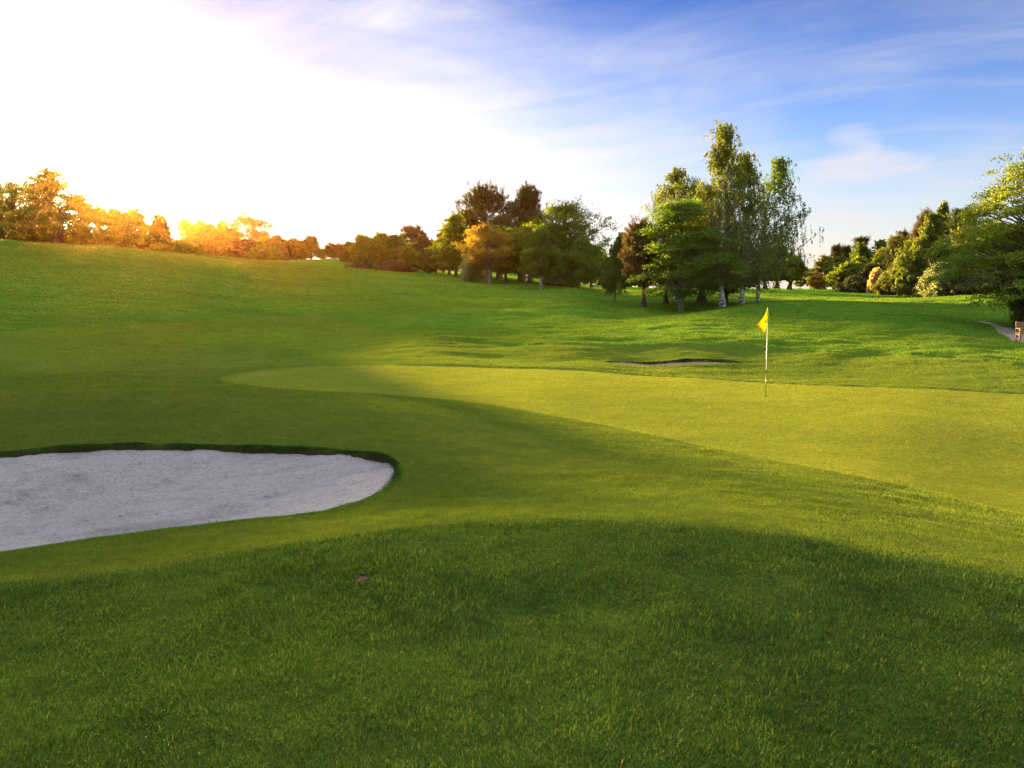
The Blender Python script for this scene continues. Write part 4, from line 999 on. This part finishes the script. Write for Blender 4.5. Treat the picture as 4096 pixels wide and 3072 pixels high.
# timber bench whose end shows at the right edge, beside the conifer bush
WOOD = plain('weathered_timber', (.30, .17, .09), .7, .3, 9, (.20, .115, .065))
bx, by = (4078 - CX) / F * 37.4, 37.4
bench = bpy.data.objects.new('park_bench', None); COL.objects.link(bench)
bench.location = (bx, by, ground_z(bx, by) - .01); bench.rotation_euler = (0, 0, R(-14))
tag(bench, 'red brown timber bench end poking out beside the conifer bush', 'bench')
def box_bm(x0, x1, y0, y1, z0, z1, bev=.006, tilt=0, org=(0, 0)):
    import bmesh
    bm = bmesh.new(); bmesh.ops.create_cube(bm, size=1)
    for v_ in bm.verts:
        v_.co.x = x0 + (v_.co.x + .5) * (x1 - x0); v_.co.y = y0 + (v_.co.y + .5) * (y1 - y0); v_.co.z = z0 + (v_.co.z + .5) * (z1 - z0)
    bmesh.ops.bevel(bm, geom=bm.edges[:], offset=bev, segments=2, affect='EDGES')
    if tilt:
        for v_ in bm.verts:
            dy, dz = v_.co.y - org[0], v_.co.z - org[1]
            v_.co.y = org[0] + dy * math.cos(tilt) - dz * math.sin(tilt); v_.co.z = org[1] + dy * math.sin(tilt) + dz * math.cos(tilt)
    return bm
def bpart(name, boxes, mat, parent):
    import bmesh
    me = bpy.data.meshes.new(name); tot = bmesh.new()
    for b_ in boxes:
        t_ = bpy.data.meshes.new('tmp'); b_.to_mesh(t_); tot.from_mesh(t_); b_.free(); bpy.data.meshes.remove(t_)
    tot.to_mesh(me); tot.free(); me.materials.append(mat); return link(name, me, parent)
for xx in (0.0, 1.42):
    bpart('leg', [box_bm(xx, xx + .07, 0, .07, 0, .62)], WOOD, bench)
    bpart('leg', [box_bm(xx, xx + .07, .46, .53, 0, .43)], WOOD, bench)
    bpart('armrest', [box_bm(xx - .01, xx + .08, -.03, .56, .622, .662)], WOOD, bench)
    bpart('side_rail', [box_bm(xx + .01, xx + .06, .073, .457, .12, .18), box_bm(xx + .01, xx + .06, .073, .457, .34, .40)], WOOD, bench)
bpart('seat', [box_bm(-.02, 1.51, .075 + k * .095, .155 + k * .095, .433, .458) for k in range(4)], WOOD, bench)
bpart('backrest', [box_bm(0, 1.49, .50, .53, .50 + k * .12, .59 + k * .12, tilt=R(-8), org=(.5, .43)) for k in range(4)] + [box_bm(xx + .01, xx + .06, .532, .58, .40, .98, tilt=R(-8), org=(.5, .43)) for xx in (0, 1.42)], WOOD, bench)

# dead leaf lying on the rough
lx, ly = hit(1455, 2372, 3.2, 6)
nL = 14; uu = np.linspace(0, 1, nL); wv_ = .021 * np.sin(PI * uu ** .8) * (1 - .15 * np.cos(uu * 22)); cl_ = .014 * np.sin(PI * uu)
L3 = np.stack([np.c_[(uu - .5) * .075, sgn * wv_, cl_ + (.016 if sgn else 0) * np.sin(PI * uu)] for sgn in (-1, 0, 1)], 1)
lf = sheet('fallen_leaf', L3, plain('dead_leaf', (.17, .09, .06), .8, .1, 40, (.09, .05, .035)), None, .0012)
lf.location = (lx, ly, ground_z(lx, ly) + .042); lf.rotation_euler = (R(38), R(-8), R(12))
tag(lf, 'curled brown dead leaf lying on the grass of the near mound', 'leaf')


# ------------------------------------------------------------------ world
def make_world():
    w = bpy.data.worlds.new('World'); scene.world = w; w.use_nodes = True
    nt = w.node_tree; nd = nt.nodes; lk = nt.links
    for q in list(nd): nd.remove(q)
    M = lambda op, a_, b_=None: mathn(nd, lk, op, a_, b_)
    sky = N(nd, 'ShaderNodeTexSky'); sky.sky_type = 'NISHITA'; sky.sun_disc = False
    sky.sun_elevation = R(SUN_EL); sky.sun_rotation = R(SUN_AZ)
    sky.air_density = 1.0; sky.dust_density = .5; sky.ozone_density = 2.5
    tc = N(nd, 'ShaderNodeTexCoord'); dirv = tc.outputs['Generated']
    sep = N(nd, 'ShaderNodeSeparateXYZ'); lk.new(dirv, sep.inputs[0])
    def direction(az, el):
        return (math.sin(R(az)) * math.cos(R(el)), math.cos(R(az)) * math.cos(R(el)), math.sin(R(el)))
    def dot(az, el):
        dt = N(nd, 'ShaderNodeVectorMath'); dt.operation = 'DOT_PRODUCT'; lk.new(dirv, dt.inputs[0]); dt.inputs[1].default_value = direction(az, el)
        return M('MAXIMUM', dt.outputs['Value'], 0)
    cosr = dot(SUN_AZ, SUN_EL)
    z0 = M('MAXIMUM', sep.outputs[2], 0.0)
    zz = M('ADD', z0, .13)
    u = M('DIVIDE', sep.outputs[0], zz); v = M('DIVIDE', sep.outputs[1], zz)
    cb = N(nd, 'ShaderNodeCombineXYZ'); lk.new(u, cb.inputs[0]); lk.new(v, cb.inputs[1])
    def mp(scale, rot, loc=(0, 0, 0)):
        m0 = N(nd, 'ShaderNodeMapping'); m0.inputs['Rotation'].default_value = (0, 0, rot); lk.new(cb.outputs[0], m0.inputs[0])
        m = N(nd, 'ShaderNodeMapping'); m.inputs['Scale'].default_value = scale; m.inputs['Location'].default_value = loc
        lk.new(m0.outputs[0], m.inputs[0]); return m.outputs[0]
    def nz(vec, s, d, r_, dist=0):
        t = N(nd, 'ShaderNodeTexNoise'); t.inputs['Scale'].default_value = s; t.inputs['Detail'].default_value = d; t.inputs['Roughness'].default_value = r_
        t.inputs['Distortion'].default_value = dist; lk.new(vec, t.inputs['Vector']); return t.outputs[0]
    n1 = nz(mp((.42, .95, 1), R(-14), (3.1, 1.2, 0)), 1.0, 9, .60, .9)
    n2 = nz(mp((.9, 2.6, 1), R(28), (7.7, 2.2, 0)), 1.0, 9, .62, 1.1)
    n3 = nz(mp((.30, .42, 1), 0, (2.3, 5.4, 0)), 1.0, 3, .5, .3)
    base = M('ADD', M('MULTIPLY', n1, .58), M('MULTIPLY', n2, .42))
    base = M('ADD', base, M('MULTIPLY', M('SUBTRACT', n3, .5), .55))
    near = M('MULTIPLY', M('POWER', cosr, 9.0), ramp(nd, lk, z0, [(.10, 1.0), (.32, .28)]))
    base = M('ADD', base, M('MULTIPLY', near, .20))
    base = M('SUBTRACT', base, M('MULTIPLY', M('POWER', dot(14, 24), 26.0), .08))
    base = M('ADD', base, M('MULTIPLY', M('POWER', dot(-7, 12), 34.0), .20))
    base = M('SUBTRACT', base, M('MULTIPLY', M('POWER', dot(-44, 25), 40.0), .18))
    base = M('SUBTRACT', base, ramp(nd, lk, z0, [(.20, 0.0), (.32, .06), (.45, 0.0)]))
    cl = ramp(nd, lk, base, [(.40, 0.0), (.50, .20), (.60, .48), (.76, .95)])
    # a small bright cumulus wisp low on the right, and, added out of view for fill light, an overhead veil
    def puff(az, el, sx_, sy_, amp):
        a_ = M('ADD', M('ARCTAN2', sep.outputs[0], sep.outputs[1]), -R(az)); e_ = M('ADD', sep.outputs[2], -math.sin(R(el)))
        wob_ = M('MULTIPLY', M('SUBTRACT', nz(mp((1.6, 2.4, 1), 0), 1.0, 8, .62, 1.4), .5), 2.3)
        q = M('ADD', M('POWER', M('ABSOLUTE', M('DIVIDE', a_, sx_)), 2.0), M('POWER', M('ABSOLUTE', M('DIVIDE', e_, sy_)), 2.0))
        q = M('SUBTRACT', M('ADD', 1.0, wob_), q)
        return M('MULTIPLY', M('MINIMUM', M('MAXIMUM', q, 0.0), 1.0), amp)
    pf = M('ADD', puff(22.8, 8.0, .075, .020, .62), puff(22.4, 9.4, .034, .022, .42))
    pf = M('ADD', pf, puff(22.0, 4.6, .07, .007, .5))
    cl = M('MINIMUM', M('ADD', cl, pf), 1.0)
    fill_veil = M('MULTIPLY', ramp(nd, lk, z0, [(.36, 0.0), (.6, 1.0)]), FILL_VEIL)  # unseen cloud cover high overhead, added to raise the ambient light
    low = ramp(nd, lk, z0, [(0, 1.0), (.05, .74), (.12, .34), (.22, .10), (.34, 0.0)])
    tint = ramp(nd, lk, z0, [(0, (.9, .9, .95)), (.08, (.60, .72, .98)), (.18, (.34, .50, .88)), (.33, (.15, .27, .60)), (.6, (.4, .6, 1.0))])
    skyc = mixc(nd, lk, 1.0, sky.outputs[0], tint, 'MULTIPLY')
    b1 = N(nd, 'ShaderNodeBackground'); lk.new(skyc, b1.inputs[0]); b1.inputs[1].default_value = SKY_S
    ccol = mixc(nd, lk, low, (.95, .95, 1.0), (1.0, .91, .88))
    cstr = M('ADD', M('ADD', M('ADD', CLOUD_BASE, M('MULTIPLY', ramp(nd, lk, z0, [(.36, 0.0), (.6, 1.0)]), .12)), M('ADD', M('MULTIPLY', low, .006), M('MULTIPLY', M('POWER', dot(-7, 12), 34.0), .015))), M('MULTIPLY', M('MULTIPLY', M('POWER', cosr, 12.0), ramp(nd, lk, z0, [(.14, 1.0), (.24, .05)])), CLOUD_SUN))  # the overhead ramp brightens the added cloud above the view for fill
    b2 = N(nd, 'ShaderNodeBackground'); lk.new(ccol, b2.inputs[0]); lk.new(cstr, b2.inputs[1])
    glow = N(nd, 'ShaderNodeBackground'); glow.inputs[0].default_value = (1, .80, .48, 1)
    lk.new(M('ADD', M('MULTIPLY', M('POWER', cosr, 900.0), 62.0), M('MULTIPLY', M('POWER', cosr, 110.0), .35)), glow.inputs[1])
    mx = N(nd, 'ShaderNodeMixShader')
    fac = M('SUBTRACT', 1.0, M('MULTIPLY', M('MULTIPLY', M('SUBTRACT', 1.0, M('MULTIPLY', cl, .93)), M('SUBTRACT', 1.0, M('MULTIPLY', low, .85))), M('SUBTRACT', 1.0, fill_veil)))
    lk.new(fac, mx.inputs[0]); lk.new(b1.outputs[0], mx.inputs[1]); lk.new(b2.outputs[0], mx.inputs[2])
    ad = N(nd, 'ShaderNodeAddShader'); lk.new(mx.outputs[0], ad.inputs[0]); lk.new(glow.outputs[0], ad.inputs[1])
    o = N(nd, 'ShaderNodeOutputWorld'); lk.new(ad.outputs[0], o.inputs[0])
DENOISE = True; SKY_S = .040; FILL_VEIL = .9; CLOUD_BASE = .096; CLOUD_SUN = .09; EXPO = 3.22; SUN_E = 5.0; HAZE = .000055; HAZE_G = .89
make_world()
sun = bpy.data.lights.new('sun', 'SUN'); sun.energy = SUN_E; sun.angle = R(1.3); sun.color = (1.0, .60, .23)
so = bpy.data.objects.new('sun', sun); COL.objects.link(so)
so.rotation_euler = (R(90 - SUN_EL), 0, R(180 - SUN_AZ) if False else R(-SUN_AZ + 180))
so.location = (-60, 120, 60)

# haze: one closed box of thin air round the whole place
if HAZE:
    hx, hy0, hy1, hz0, hz1 = 620, -420, 420, -16, 34
    hv = np.array([(sx_, sy_, sz_) for sz_ in (hz0, hz1) for sx_, sy_ in ((-hx, hy0), (hx, hy0), (hx, hy1), (-hx, hy1))], float)
    hf = np.array([(0, 3, 2, 1), (4, 5, 6, 7), (0, 1, 5, 4), (1, 2, 6, 5), (2, 3, 7, 6), (3, 0, 4, 7)])
    m, nt, nd, lk = new_mat('haze_air')
    vp = N(nd, 'ShaderNodeVolumePrincipled'); vp.inputs['Color'].default_value = (1, .46, .10, 1)
    vp.inputs['Density'].default_value = HAZE; vp.inputs['Anisotropy'].default_value = HAZE_G
    o = N(nd, 'ShaderNodeOutputMaterial'); lk.new(vp.outputs[0], o.inputs['Volume'])
    tag(link('haze', mesh_np('haze', hv, [hf], m)), 'warm evening haze in the air', None, None, 'stuff')

# ------------------------------------------------------------------ camera and render settings
cam = bpy.data.cameras.new('camera'); cam.sensor_width = 36; cam.lens = 36 * F / 4096
cam.clip_start = .05; cam.clip_end = 5000
co = bpy.data.objects.new('camera', cam); COL.objects.link(co)
co.location = (0, 0, 0); co.rotation_euler = (R(90) - TILT, 0, 0)
scene.camera = co
scene.view_settings.view_transform = 'Standard'; scene.view_settings.look = 'None'
scene.view_settings.gamma = 1; scene.view_settings.exposure = EXPO
scene.render.engine = 'CYCLES'
cy = scene.cycles
cy.max_bounces = 7; cy.diffuse_bounces = 3; cy.transmission_bounces = 4; cy.glossy_bounces = 2; cy.volume_bounces = 0
cy.transparent_max_bounces = 8; cy.use_denoising = DENOISE
try:
    cy.denoiser = 'OPENIMAGEDENOISE'; cy.denoising_input_passes = 'RGB_ALBEDO_NORMAL'; cy.denoising_prefilter = 'NONE'
except Exception: pass
cy.sample_clamp_indirect = 6.0; cy.caustics_reflective = False; cy.caustics_refractive = False
